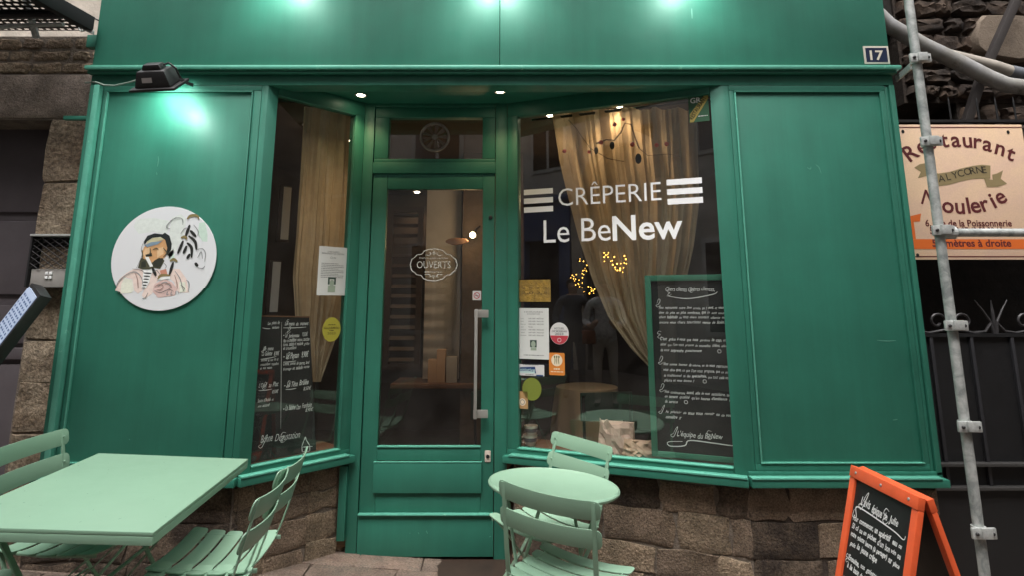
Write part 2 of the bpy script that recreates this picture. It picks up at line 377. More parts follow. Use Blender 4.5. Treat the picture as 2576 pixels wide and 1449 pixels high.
# fascia boards, ledge, cornice
fa = box('fascia_board', GREEN, shop, -2.53, -.066, -.018, .14, 2.992, 4.35, .003)
box('fascia_board', GREEN, shop, -.063, 2.302, -.018, .14, 2.992, 4.35, .003)
ZL = lambda v, y: P(1200, v, y).z
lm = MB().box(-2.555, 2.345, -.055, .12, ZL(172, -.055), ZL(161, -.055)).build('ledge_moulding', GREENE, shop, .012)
box('cornice', GREEN, shop, -2.545, 2.325, -.034, .12, ZL(183, -.034), ZL(172, -.055)-.0015, .004)
box('header_board', GREEN, shop, -2.535, 2.312, -.004, .12, 2.874, ZL(183, -.034)-.002, .003)
def side_panel(x0, x1, fx0, fx1, px0, px1):
    """field fx0..fx1, frame x0..x1, pilaster px0..px1"""
    p = box('side_panel', GREEN, shop, fx0, fx1, .004, .05, .724, 2.837, .002)
    zb, zt = .687, 2.872
    for a, b, c, d in ((x0, x1, 2.839, zt), (x0, x1, zb, .722)):
        box('rail', GREEN, p, a, b, -.003, .06, c, d, .003)
    for a, b in ((x0, fx0-.002), (fx1+.002, x1)):
        box('stile', GREEN, p, a, b, -.003, .06, .7225, 2.8385, .003)
    # thin bead round the field
    w = .009
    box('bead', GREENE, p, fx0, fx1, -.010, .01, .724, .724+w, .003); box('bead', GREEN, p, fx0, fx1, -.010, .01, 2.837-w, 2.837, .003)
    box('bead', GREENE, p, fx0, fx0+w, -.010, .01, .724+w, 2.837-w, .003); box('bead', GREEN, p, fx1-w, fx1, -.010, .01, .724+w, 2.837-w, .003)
    return p
side_panel(-2.452, -1.50, -2.428, -1.548, 0, 0)
side_panel(1.318, 2.256, 1.347, 2.230, 0, 0)
# pilasters with their raised edges
for s, (a, b, c, d) in enumerate(((-2.53, -2.496, -2.495, -2.458), (2.281, 2.312, 2.258, 2.280))):
    pl = box('pilaster', GREEN, shop, a, b, -.012, .12, .652, 2.872, .003)
    box('corner_bead', GREENE if s == 0 else GREEN, pl, c, d, -.034 if s == 0 else .0, .10, .664, 2.868, .009)
# bottom rails and sills of the two flat panels
for a, b in ((-2.53, -1.46), (1.275, 2.312)):
    box('bottom_rail', GREEN, shop, a, b, -.012, .10, ZL(1204, -.056)+.001, .6855, .003)
    sl = MB().box(a-.008 if a < 0 else a, b if a < 0 else b+.01, -.05, .10, ZL(1230, -.05), ZL(1209, -.05)).build('sill', GREEN, shop, .004)
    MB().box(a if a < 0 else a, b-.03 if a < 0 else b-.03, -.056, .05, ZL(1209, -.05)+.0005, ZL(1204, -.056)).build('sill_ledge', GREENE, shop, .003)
# corner posts where flat panel turns into the splayed window
for fr, xa in ((FL, -1.499), (FR_, 1.317)):
    A = fr(0, 0, 0); q = fr(.066, 0, 0); q2 = fr(.066, -.09, 0)
    MB().prism([(xa, -.001, .662), (A.x, -.001, .662), (q.x, q.y, .662), (q2.x, q2.y, .662), (xa, .11, .662)], (0, 0, 2.954-.664)).build('corner_post', GREEN, shop, .003)
PANES = []
def display(fr, s1, mirror):
    win = box('display_window', GREEN, shop, .068, fr.L-.002, -.08, 0, 2.838, 2.93, .003, f=lambda a, b, c: fr(a, b, c))   # top rail
    g = lambda n, m, a, b, c, d, e, f_, bv=.003: box(n, m, win, a, b, c, d, e, f_, bv, f=lambda x, y, z: fr(x, y, z))
    g('bottom_rail', GREEN, .068, fr.L-.002, -.08, 0, .648, .689)
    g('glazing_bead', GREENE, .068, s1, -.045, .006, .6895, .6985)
    g('stile', GREEN, s1, fr.L-.002, -.08, 0, .6895, 2.8375)
    g('glazing_bead', GREEN, s1-.008, s1-.0005, -.03, .004, .699, 2.837)
    g('glazing_bead', GREEN, .068, s1-.0085, -.03, .0035, 2.829, 2.8375)
    p = MB(); p.face([fr(.066, -.028, .695), fr(s1, -.028, .695), fr(s1, -.028, 2.84), fr(.066, -.028, 2.84)])
    pn = p.build('pane', GLASS if mirror else GLASSL, win); PANES.append(pn)
    g('sill', GREEN, -.004, fr.L+.012, -.06, .045, ZL(1230, -.05)-.003, ZL(1209, -.05)-.002, .004)
    g('sill_ledge', GREENE, 0, fr.L-.03, -.03, .050, ZL(1209, -.05)-.0015, ZL(1204, -.056)-.002)
    return win
winL = display(FL, .618, 0); winR = display(FR_, 1.320, 1)
# soffit
a1, b1, c1, d1 = FL(0, 0, 0), FL(FL.L, 0, 0), FR_(FR_.L, 0, 0), FR_(0, 0, 0)
sf = MB().prism([(a1.x-.02, -.0005, 2.931), (b1.x-.02, .56, 2.931), (c1.x+.02, .56, 2.931), (d1.x+.02, -.0005, 2.931)], (0, 0, .022)).build('soffit_board', GREEN, shop)
box('soffit_trim', GREEN, shop, -1.35, 1.12, .075, .085, 2.924, 2.9305, .002)
for u, v in ((908, 237), (1258, 228)):
    p = PZ(u, v, 2.93)
    l = MB().lathe([(.034, 0), (.040, -.004), (.036, -.008), (.027, -.006), (.027, .0)], 24, Matrix.Translation((p.x, p.y, 2.9305)), close=False).build('downlight', STEEL, shop)
    MB().lathe([(.0265, 0), (.020, -.005), (.001, -.008)], 20, Matrix.Translation((p.x, p.y, 2.929)), close=False).build('bulb', SPOTW, l)
    ld = bpy.data.lights.new('downlight_lamp', 'SPOT'); ld.energy = 3.0; ld.color = (1, .76, .42); ld.spot_size = R(120); ld.spot_blend = 1; ld.shadow_soft_size = .02
    lo = bpy.data.objects.new('downlight_lamp', ld); COL.objects.link(lo); lo.location = (p.x, p.y, 2.91)
# door frame
fy = .5
fp = lambda n, m, x0, x1, y0, y1, z0, z1, par=shop, bv=.003: box(n, m, par, x0, x1, y0, y1, z0, z1, bv)
fp('frame_post', GREEN, -.997, -.930, fy, .60, .06, 2.931)
fp('frame_post', GREEN, -.100, -.022, fy, .60, .04, 2.931)
fp('frame_casing', GREEN, -1.045, -.9975, fy-.03, .60, .17, .59)
fp('transom_bar', GREEN, -.9295, -.1005, fy, .60, 2.440, 2.516)
fp('head_rail', GREEN, -.9295, -.1005, fy+.002, .60, 2.906, 2.931)
tw = fp('transom_window', GREEN, -.927, -.103, fy+.014, .58, 2.836, 2.904)
fp('rail', GREEN, -.927, -.103, fy+.014, .58, 2.518, 2.543, tw)
fp('stile', GREEN, -.927, -.833, fy+.014, .58, 2.5435, 2.8355, tw); fp('stile', GREEN, -.190, -.103, fy+.014, .58, 2.5435, 2.8355, tw)
mb = MB(); mb.face([(-.834, fy+.04, 2.54), (-.189, fy+.04, 2.54), (-.189, fy+.04, 2.84), (-.834, fy+.04, 2.84)]); mb.build('pane', GLASS, tw)
# round ventilator in the transom glass
vc = P(1094, 344, fy+.03)
Mv = wall(fy+.03).M(vc.x, 0, vc.z)
vt = MB().lathe([(.094, -.01), (.104, .0), (.104, .012), (.094, .016), (.088, .008), (.088, -.01)], 40, Mv, close=False).build('ventilator', mat('vent_plastic', (.22, .19, .18), .4), shop, smooth=True)
bmv = MB()
for k in range(9):
    a = 2*math.pi*k/9
    bmv.face([Mv @ Vector((r*math.cos(a+da), r*math.sin(a+da), zz)) for r, da, zz in ((.02, -.3, .004), (.087, -.17, .0), (.087, .17, .010), (.02, .3, .008))])
bmv.build('vent_blade', mat('vent_blade', (.16, .12, .10), .5), vt)
MB().lathe([(.001, .016), (.018, .014), (.02, .004)], 20, Mv, close=False).build('hub', MATS['vent_plastic'], vt, smooth=True)
# door leaf
dy = fy+.012
door = fp('door', GREEN, -.925, -.829, dy, .56, .318, 2.436)
fp('stile', GREEN, -.185, -.105, dy, .56, .318, 2.436, door)
fp('rail', GREEN, -.8285, -.1855, dy+.001, .56, 2.334, 2.436, door)
fp('rail', GREEN, -.8285, -.1855, dy+.001, .56, .614, .690, door)
fp('rail', GREEN, -.8285, -.1855, dy+.001, .56, .318, .428, door)
fp('bead', GREENE, -.8285, -.1855, dy-.006, .54, .6905, .7000, door)
fp('bead', GREENE, -.846, -.176, dy-.018, .51, .6045, .613, door)
fp('raised_panel', GREEN, -.844, -.178, dy-.016, .54, .430, .604, door)
mb = MB(); mb.face([(-.83, dy+.02, .69), (-.184, dy+.02, .69), (-.184, dy+.02, 2.336), (-.83, dy+.02, 2.336)]); mb.build('pane', GLASSD, door)
kb = fp('threshold_board', GREEN, -.926, -.104, fy-.004, .58, .075, .306)
fp('threshold_ledge', GREENE, -.926, -.104, fy-.02, .58, .3065, .316)
# door handle
hp = P(1198, 700, dy-.06)
hz1, hz0 = P(1198, 779, dy-.05).z, P(1198, 1055, dy-.05).z
hx = P(1197, 900, dy-.05).x
hd = MB().box(hx-.010, hx+.010, dy-.064, dy-.05, hz0, hz1).build('handle', STEEL, door, .003)
for zc in (hz1-.028, hz0+.028):
    box('bracket', STEEL, hd, hx-.013, hx+.078, dy-.0495, dy-.0405, zc-.024, zc+.024, .003); box('bracket_stud', STEEL, hd, hx+.045, hx+.066, dy-.04, dy+.0, zc-.012, zc+.012, .002)
ek = P(1227, 1149, dy-.002)
es = MB().prism([(ek.x+a, dy-.0005, ek.z+b) for a, b in rrect(-.018, .018, -.033, .033, .006)], (0, -.005, 0)).build('keyhole_plate', mat('plate_cream', (.55, .47, .40), .4), door, .001)
MB().lathe([(.011, 0), (.011, .004), (.001, .005)], 16, wall(dy).M(ek.x, .0055, ek.z)).build('keyhole', BLACK, es)
dl = P(1234, 546, dy); MB().lathe([(.013, 0), (.013, .006), (.008, .009), (.001, .009)], 18, wall(dy).M(dl.x, 0, dl.z)).build('lock_cylinder', BLKP, door)
# left side iron bracket and fascia hinge
bk = P(190, 297, .02); box('wall_bracket', GREEN, shop, P(165, 297, .02).x, -2.532, .0, .03, bk.z-.012, bk.z+.012, .002)
b2 = P(235, 105, .0); box('wall_bracket', GREEN, shop, -2.60, -2.532, .0, .05, b2.z-.03, b2.z+.05, .003)
# number plate
pl0, pl1 = P(2170, 115, -.02), P(2239, 160, -.02)
npm = wall(-.0185).M((pl0.x+pl1.x)/2, 0, (pl0.z+pl1.z)/2); pw, ph = (pl1.x-pl0.x)/2, (pl0.z-pl1.z)/2
npl = MB().prism([npm @ Vector((a, b, 0)) for a, b in rrect(-pw, pw, -ph, ph, .004)], (0, -.004, 0)).build('number_plate', mat('plate_white', (.50, .47, .40), .35, dirt='#6b5a4a', dscale=30, dthr=.62), None, .001)
m_ = MB(); poly2(m_, off(npm, .0046), [(-pw+.012, -ph+.012), (pw-.012, -ph+.012), (pw-.012, ph-.012), (-pw+.012, ph-.012)]); m_.build('plate_field', NAVY, npl)
m_ = MB(); put_text(m_, '17', off(npm, .0052), 0, -.031, cap=.062, width=.082, align='c', offset=.02); m_.build('numerals', mat('numeral_cream', (.62, .56, .46), .5), npl)
npl['label'] = 'dark blue enamel house number plate reading 17 at the right end of the fascia'; npl['category'] = 'number plate'

# window lettering (flat print on the right pane)
Mw = FR_.M(0, -.0265, 0)      # local x runs to viewer's right; s decreases to the right
def sR(u, v): s, z = FR_.sz(u, v, -.028); return -s, z
lt = MB()
x0, z0 = sR(1405, 514); x1, _ = sR(1664, 501)
put_text(lt, 'CRÊPERIE', Mw, x0, 2.198, cap=.122, width=x1-x0, offset=-.006); lt.build('window_lettering', WHITE, winR); lt = MB()
x0, _ = sR(1368, 608); xm, _ = sR(1540, 600); x2, _ = sR(1717, 597)
put_text(lt, 'Le Be', Mw, x0, 1.963, cap=.158, width=xm-x0-.008, offset=-.002)
lt.build('window_lettering', WHITE, winR); lt = MB()
put_text(lt, 'New', Mw, xm+.004, 1.963, cap=.158, width=x2-xm, offset=.018)
for (ua, ub, vv) in ((1318, 1391, 475), (1677, 1766, 458)):
    xa, _ = sR(ua, vv); xb, _ = sR(ub, vv)
    for k in range(3):
        zt = 2.322-k*.0595; l2 = MB(); poly2(l2, Mw, [(xa, zt-.036), (xb, zt-.036), (xb, zt), (xa, zt)]); l2.build('stripe', WHITE, winR)
lt.build('window_lettering', WHITE, winR)

# lamp glow fixtures: three fascia spotlights just above the frame and the flood lamp on the left
for u, lb in ((728, 'leftmost'), (1247, 'middle'), (1713, 'rightmost')):
    p = P(u, -22, -.02)
    t = thing('fascia_spotlight', 'small black spotlight on an arm above the green fascia, %s of three' % lb, 'spotlight', (p.x, -.02, p.z+.22), group='spotlights along the fascia')
    MB().tube([(p.x, -.02, p.z+.24), (p.x, -.18, p.z+.28), (p.x, -.29, p.z+.24)], .008, 8).build('arm', BLKP, t)
    Mh = Matrix.Translation((p.x, -.29, p.z+.20)) @ Matrix.Rotation(R(22), 4, 'X')
    MB().lathe([(.02, .07), (.035, .05), (.045, -.03), (.042, -.03), (.03, .03)], 20, Mh, close=False).build('head', BLKP, t, smooth=True)
    MB().lathe([(.04, -.022), (.001, -.022)], 20, Mh, close=False).build('lens', SPOTW, t)
    ld = bpy.data.lights.new('spot_lamp', 'SPOT'); ld.energy = 6.0; ld.color = (.94, 1, .98); ld.spot_size = R(150); ld.spot_blend = 1; ld.shadow_soft_size = .03
    lo = bpy.data.objects.new('spot_lamp', ld); COL.objects.link(lo); lo.location = (p.x, -.27, p.z+.10); lo.rotation_euler = (R(38), 0, 0)
FLY = -.17
fc = P(396, 195, FLY)
t = thing('floodlight', 'black flood lamp with cable fixed above the left green panel', 'floodlight', (fc.x, -.02, fc.z))
Mf = Matrix.Translation(fc) @ Matrix.Rotation(R(-3), 4, 'Y') @ Matrix.Rotation(R(38), 4, 'X')
fm = MB()
def frus(mb, a, b, z0, z1, M, a2=None, b2=None): 
    a2 = a2 or a; b2 = b2 or b
    mb.hexa([M @ Vector(q) for q in ((-a, -b, z0), (a, -b, z0), (a, b, z0), (-a, b, z0), (-a2, -b2, z1), (a2, -b2, z1), (a2, b2, z1), (-a2, b2, z1))])
frus(fm, .105, .08, -.035, .055, Mf, .078, .055); fm.build('housing', BLKP, t, .012)
fm = MB(); frus(fm, .128, .098, -.052, -.036, Mf); fm.build('rim', BLKP, t, .004)
fm = MB(); frus(fm, .105, .08, -.056, -.0525, Mf); fm.build('glass_front', mat('flood_glow', (1, 1, 1), .3, emit='#d8fff4', estr=6), t)
fm = MB(); frus(fm, .055, .035, .056, .085, Mf, .045, .03); fm.build('junction_box', BLKP, t, .006)
fm = MB(); Ml = Mf @ Matrix.Translation((-.02, -.0715, .008)) @ Matrix.Rotation(R(90-15), 4, 'X'); poly2(fm, off(Ml, .004), [(-.028, -.014), (.028, -.014), (.028, .014), (-.028, .014)]); fm.build('rating_label', mat('label_grey', (.35, .31, .31), .6), t)
MB().tube([Mf @ Vector(q) for q in ((.06, 0, .075), (.09, 0, .085), (.115, .01, .05), (.12, .02, -.01))], .006, 8).build('yoke', BLKP, t)
MB().bar([Mf @ Vector((.11, .03, -.02)), (fc.x+.13, -.08, fc.z+.0), (fc.x+.13, -.03, fc.z+.01)], .02, .006, (0, 0, 1)).build('arm', BLKP, t)
MB().tube([P(362, 195, -.15), P(330, 205, -.08), P(290, 214, -.045), P(262, 213, -.03), P(240, 205, -.03), P(215, 207, .08)], .0055, 8).build('cable', mat('cable_grey', (.20, .26, .22), .5), t, smooth=True)
ld = bpy.data.lights.new('flood_lamp', 'SPOT'); ld.energy = 2.1; ld.color = (.95, 1, .99); ld.spot_size = R(160); ld.spot_blend = .9; ld.shadow_soft_size = .035
lo = bpy.data.objects.new('flood_lamp', ld); COL.objects.link(lo); hp = P(452, 250, -.11); lo.location = (hp.x-.02, -.18, hp.z+.02); lo.rotation_euler = (R(40), R(0), 0)

CHIP = mat('pale_paint_mark', (.085, .27, .20), .6)
for pts in ([(398, 392), (399, 402), (396, 418)], [(394, 432), (395, 439)], [(1740, 20), (1741, 46)], [(2030, 420), (2038, 424), (2040, 418)], [(2052, 413), (2060, 420), (2066, 436)], [(2206, 857), (2228, 859), (2254, 858)], [(2246, 1058), (2258, 1056)], [(325, 1106), (327, 1108)], [(1940, 1210), (1941, 1225)], [(1230, 1352), (1236, 1350)], [(1052, 1340), (1054, 1345)], [(1030, 1342), (1032, 1343)], [(1072, 1336), (1076, 1344)]):
    rec = 1000 < pts[0][0] < 1240 and pts[0][1] > 1000; yy_ = (fy-.0045) if rec else (-.0185 if pts[0][1] < 100 else .0035)
    mb = MB(); M = wall(yy_).M(0, 0, 0); q = [P(a, b, yy_) for a, b in pts]; ribbon(mb, off(M, .0008), [(p.x, p.z) for p in q], .0055); mb.build('paint_mark', CHIP, shop)
# ------------------------------------------------------------------ round piper sign (painted print on a disc)
cc = P(413.5, 651, 0); rad = .297
cc = Vector(((P(282, 651).x+P(545, 651).x)/2, 0, (P(413, 518).z+P(413, 784).z)/2)); rad = (P(545, 651).x-P(282, 651).x)/2
Md = wall(.0035).M(cc.x, 0, cc.z)
Md = wall(-.0035).M(cc.x, 0, cc.z)
ds = MB().lathe([(rad, 0), (rad, .0025), (rad-.001, .0030)], 72, Md).build('round_sign', mat('sign_white', (.70, .70, .72), .45), None)
ds['label'] = 'round white sign painted with a bearded piper in a beret on the left panel'; ds['category'] = 'sign'
PAL = {}
def pic(col, polys=(), lines=(), lay=1, w=.008):
    key = 'print_'+col.lstrip('#')
    m = PAL.get(col) or mat(key, col, .6, var=.15, vscale=30); PAL[col] = m
    mb = MB(); M = off(Md, .0033+lay*.0003)
    # picture coordinates: pixels of the 2536-wide crop, disc centre (1615,1055)+, radius 515
    T = lambda p: ((p[0]-1615)/517*rad, -(p[1]-1095)/522*rad)
    for q in polys: mb = MB(); poly2(mb, M, [T(p) for p in q]); mb.build('painted_patch', m, ds)
    for q in lines: mb = MB(); ribbon(mb, M, [T(p) for p in q], w*rad/.3); mb.build('brush_stroke', m, ds)
pic('#dde2dd', [[(1300, 700), (1480, 690), (1640, 720), (1620, 860), (1480, 830), (1340, 850), (1280, 780)], [(1650, 690), (1740, 650), (1800, 700), (1790, 860), (1740, 1000), (1660, 1120), (1640, 900)]], lay=0)
pic('#c9ddd0', [[(1930, 740), (1990, 730), (2025, 860), (2030, 930), (1980, 925), (1930, 850)], [(1650, 1060), (1700, 1000), (1720, 1090), (1680, 1120)]], lay=0)
pic('#ecd6cd', [[(1330, 1200), (1400, 1200), (1470, 1250), (1430, 1330), (1440, 1420), (1400, 1450), (1360, 1420), (1330, 1300), (1240, 1280), (1250, 1440), (1175, 1420), (1200, 1300), (1260, 1245)], [(1500, 1250), (1570, 1200), (1640, 1250), (1570, 1330), (1540, 1450), (1470, 1500), (1440, 1470), (1480, 1330)], [(1700, 1200), (1780, 1200), (1860, 1300), (1900, 1440), (1790, 1440), (1740, 1330), (1680, 1280)]], lay=1)
pic('#e6e6d6', [[(1250, 1290), (1330, 1305), (1355, 1420), (1330, 1445), (1230, 1450), (1225, 1350)], [(1790, 1330), (1850, 1330), (1870, 1430), (1810, 1440)]], lay=2)
pic('#dcbcb6', [[(1550, 1350), (1640, 1300), (1720, 1330), (1780, 1400), (1760, 1470), (1600, 1490), (1540, 1430)]], lay=2)
pic('#cf8f78', [[(1590, 1215), (1650, 1200), (1670, 1260), (1610, 1280)]], lay=2)
pic('#cf9d6c', [[(1405, 990), (1440, 935), (1530, 900), (1610, 900), (1660, 990), (1630, 1080), (1560, 1150), (1480, 1160), (1420, 1130), (1395, 1060)]], lay=2)
pic('#e2bd93', [[(1420, 1000), (1470, 985), (1480, 1050), (1430, 1090), (1405, 1050)], [(1540, 1000), (1600, 980), (1610, 1050), (1550, 1090)]], lay=3)
pic('#4b4a36', [[(1390, 1090), (1450, 1110), (1500, 1140), (1545, 1110), (1600, 1090), (1625, 1120), (1590, 1200), (1530, 1190), (1480, 1205), (1420, 1205), (1370, 1190)]], lay=3)
pic('#2d3026', [[(1520, 1120), (1570, 1090), (1610, 1100), (1600, 1170), (1560, 1190), (1520, 1170)], [(1400, 1130), (1440, 1120), (1450, 1180), (1400, 1190)], [(1430, 1060), (1490, 1040), (1500, 1075), (1440, 1080)]], lay=4)
pic('#17201f', [[(1400, 930), (1430, 870), (1500, 845), (1580, 855), (1600, 838), (1650, 870), (1680, 950), (1680, 1010), (1650, 1060), (1635, 1060), (1640, 990), (1610, 910), (1560, 880), (1480, 890), (1430, 930), (1412, 960)]], lay=5)
pic('#c9c3a0', [[(1430, 930), (1490, 890), (1570, 885), (1600, 905), (1520, 930), (1440, 960)]], lay=5)
pic('#7f95a5', [[(1410, 965), (1470, 935), (1560, 925), (1590, 915), (1540, 955), (1440, 985)]], lay=6)
pic('#f0f0ee', [[(1430, 1085), (1465, 1080), (1520, 1175), (1490, 1180)], [(1430, 1215), (1520, 1215), (1500, 1330), (1470, 1400), (1430, 1390)], [(1570, 1280), (1700, 1270), (1700, 1300), (1580, 1310)]], lay=6)
pic('#20201e', lines=[[(1515, 1190), (1560, 1270)], [(1840, 760), (1810, 880)], [(1790, 920), (1750, 1050)], [(1715, 1130), (1690, 1260)], [(1850, 815), (1915, 880)], [(1840, 870), (1910, 930), (1930, 1010)], [(1830, 940), (1880, 990), (1890, 1090)], [(1830, 970), (1805, 1050)], [(1870, 1050), (1845, 1100)], [(1930, 1140), (1960, 1175)]], lay=7, w=.017)
pic('#3b3b3a', lines=[[(1435, 1240), (1510, 1245)], [(1438, 1270), (1500, 1275)], [(1440, 1300), (1492, 1303)], [(1438, 1330), (1485, 1332)], [(1436, 1360), (1478, 1362)], [(1434, 1388), (1470, 1390)]], lay=7, w=.008)
pic('#8a7a50', lines=[[(1810, 700), (1830, 672), (1870, 662), (1910, 672), (1925, 700)], [(1765, 890), (1800, 880), (1830, 905)], [(1680, 1125), (1715, 1105), (1755, 1130)], [(1580, 1300), (1610, 1265), (1700, 1265)]], lay=8, w=.016)
pic('#8f8f90', lines=[[(1930, 1010), (1990, 1000), (2025, 1050), (2020, 1130)], [(1950, 1090), (1980, 1030), (2000, 1100)], [(1960, 1190), (2010, 1195), (2030, 1170)], [(1760, 850), (1790, 800), (1830, 790)], [(1700, 680), (1640, 730), (1610, 780), (1650, 800)], [(1200, 1330), (1260, 1260), (1350, 1230), (1420, 1290), (1450, 1400)], [(1740, 1220), (1800, 1300), (1840, 1420)], [(1860, 1310), (1890, 1340), (1890, 1430)], [(1590, 1370), (1660, 1330), (1730, 1390)], [(1690, 1430), (1685, 1460), (1705, 1455)], [(1730, 1430), (1725, 1460), (1745, 1455)], [(1770, 1425), (1772, 1455)], [(1790, 1425), (1800, 1450)]], lay=9, w=.005)
pic('#6a6a68', lines=[[(1400, 935), (1385, 1000), (1400, 1060), (1385, 1120), (1360, 1190)], [(1320, 1200), (1400, 1210), (1440, 1235)], [(1620, 1140), (1650, 1170), (1640, 1200)], [(1520, 1240), (1560, 1215), (1600, 1260)], [(1180, 1400), (1200, 1320), (1250, 1270)], [(1640, 720), (1700, 690), (1760, 700), (1770, 760)], [(1880, 760), (1930, 820), (1930, 870)], [(1500, 1440), (1480, 1490), (1450, 1500)], [(1810, 1360), (1850, 1390), (1840, 1430)], [(1560, 1420), (1620, 1440), (1700, 1410), (1750, 1430)]], lay=10, w=.0035)
pic('#b08f86', lines=[[(1560, 1380), (1600, 1350), (1640, 1370), (1620, 1410), (1580, 1410)], [(1660, 1350), (1700, 1345), (1720, 1380), (1690, 1400)], [(1350, 1240), (1380, 1300), (1400, 1400)], [(1740, 1260), (1770, 1330), (1780, 1400)]], lay=10, w=.006)
pic('#5a5340', lines=[[(1500, 1010), (1530, 995), (1555, 1008)], [(1470, 990), (1478, 1040), (1460, 1062)], [(1395, 1010), (1410, 1100)], [(1600, 990), (1640, 1040), (1610, 1080)]], lay=9, w=.007)

# ------------------------------------------------------------------ stickers, notices and chalkboards at the windows
def fmat(fr, u, v, w=-.026):
    s, z = fr.sz(u, v, w); return fr.M(s, w, z)
def size(fr, u0, v0, u1, v1, w=-.026):
    a, b = fr.sz(u0, v0, w), fr.sz(u1, v1, w); return abs(a[0]-b[0]), abs(a[1]-b[1])
def notice(name, fr, u0, v0, u1, v1, mt, label, cat, w=-.0255, r=.0, group=None):
    c = fr.sz((u0+u1)/2, (v0+v1)/2, w); sx, sz_ = size(fr, u0, v0, u1, v1, w)
    M = fr.M(c[0], w, c[1]); mb = MB()
    pts = rrect(-sx/2, sx/2, -sz_/2, sz_/2, r) if r else [(-sx/2, -sz_/2), (sx/2, -sz_/2), (sx/2, sz_/2), (-sx/2, sz_/2)]
    mb.prism([M @ Vector((a, b, 0)) for a, b in pts], fr.n*.0012); o = mb.build(name, mt, None)
    o['label'] = label; o['category'] = cat
    if group: o['group'] = group
    return o, off(M, .0018), sx, sz_
def lines(mb, M, rows, x0, x1, h=.004):
    """rows of small print drawn as broken strokes"""
    for (y, a, b) in rows:
        x = a
        while x < b:
            e = min(b, x+random.uniform(.006, .022)); poly2(mb, M, [(x, y), (e, y), (e, y+h), (x, y+h)]); x = e+.003
o, M, sx, sz_ = notice('notice', FL, 804, 618, 868, 745, PAPER, 'white printed paper notice taped inside the narrow left window', 'notice')
mb = MB(); put_text(mb, 'CHERS CLIENTS', M, 0, sz_*.385, width=sx*.42, align='c'); put_text(mb, 'BIENVENUE A LA CREPERIE', M, 0, sz_*.345, width=sx*.8, align='c'); put_text(mb, 'Carte', M, -.02, sz_*.26, width=sx*.2, shear=.3)
lines(mb, M, [(sz_*(.15-.035*k), -sx*.4, sx*(.4 if k % 3 else .2)) for k in range(9)], 0, 0, .0035); mb.build('printed_text', INK, o)
mb = MB(); poly2(mb, M, [(-sx*.14, -sz_*.12), (-sx*.14, -sz_*.27), (-sx*.08, -sz_*.27), (-sx*.08, -sz_*.16), (sx*.08, -sz_*.16), (sx*.08, -sz_*.27), (sx*.14, -sz_*.27), (sx*.14, -sz_*.12)]); mb.build('picture', mat('print_darkgreen', (.03, .06, .045), .6), o)
mb = MB(); disc2(mb, off(M, .0004), 0, -sz_*.24, .016, .022); poly2(mb, M, [(-sx*.13, -sz_*.44), (sx*.13, -sz_*.44), (sx*.13, -sz_*.29), (-sx*.13, -sz_*.29)]); mb.build('picture', mat('print_palegreen', (.30, .36, .28), .6), o)
o, M, sx, sz_ = notice('notice', FR_, 1304, 775, 1381, 905, PAPER, 'white opening hours sheet taped beside the round red and white sticker', 'notice')
mb = MB(); put_text(mb, 'HORAIRES', M, 0, sz_*.41, width=sx*.62, align='c', cap=.009); put_text(mb, "D'OUVERTURE", M, 0, sz_*.37, width=sx*.42, align='c', cap=.008)
for k, dn in enumerate(('Lundi', 'Mardi', 'Mercredi', 'Jeudi', 'Vendredi', 'Samedi', 'Dimanche')):
    y = sz_*(.28-.055*k); put_text(mb, dn, M, -sx*.43, y, cap=.007)
    if k != 3: put_text(mb, '12h00-14h00 / 19h00-21h30', M, -sx*.17, y, cap=.008, width=sx*.5, offset=.01)
    else: put_text(mb, 'Fermé', M, -sx*.17, y, cap=.008, offset=.01)
lines(mb, M, [(-sz_*.43, -sx*.33, sx*.33)], 0, 0, .004); mb.build('printed_text', INK, o)
mb = MB(); poly2(mb, M, [(-sx*.12, -sz_*.13), (-sx*.12, -sz_*.27), (sx*.1, -sz_*.27), (sx*.1, -sz_*.13)]); mb.build('picture', MATS['print_darkgreen'], o)
mb = MB(); disc2(mb, off(M, .0004), -.002, -sz_*.21, .015, .02); poly2(mb, M, [(-sx*.1, -sz_*.33), (sx*.09, -sz_*.33), (sx*.09, -sz_*.275), (-sx*.1, -sz_*.275)]); mb.build('picture', MATS['print_palegreen'], o)
o, M, sx, sz_ = notice('gold_plaque', FR_, 1305, 703, 1385, 760, mat('gold_foil', (.36, .23, .07), .35, metal=.4, col2='#c9a14e', vscale=25, var=.3, bump=.5, bscale=60), 'gold embossed rectangular sticker above the opening hours sheet', 'sticker')
mb = MB(); [put_text(mb, s, M, 0, y, width=sx*.8, align='c', cap=.014) for s, y in (('2 0 2 4', .012), ('2 0 2 5', -.022))]; mb.build('printed_text', mat('gold_dark', (.13, .08, .03), .5), o)
def round_sticker(fr, u, v, ru, rv, mt, label, w=-.0255):
    c = fr.sz(u, v, w); a, b = size(fr, u-ru, v-rv, u+ru, v+rv, w); M = fr.M(c[0], w, c[1]); mb = MB()
    mb.prism([M @ Vector((a/2*math.cos(2*math.pi*i/32), b/2*math.sin(2*math.pi*i/32), 0)) for i in range(32)], fr.n*.0012); o = mb.build('round_sticker', mt, None)
    o['label'] = label; o['category'] = 'sticker'; return o, off(M, .0018), a/2, b/2
o, M, a, b = round_sticker(FR_, 1407, 840, 24, 28, mat('sticker_white', (.60, .58, .57), .5), 'round white and red sticker to the right of the opening hours sheet')
mb = MB(); q = [(a*.97*math.cos(t), b*.97*math.sin(t)) for t in [math.pi+R(12)+i*(math.pi-R(24))/16 for i in range(17)]]; poly2(mb, M, q); mb.build('red_segment', mat('sticker_red', (.45, .04, .06), .5), o)
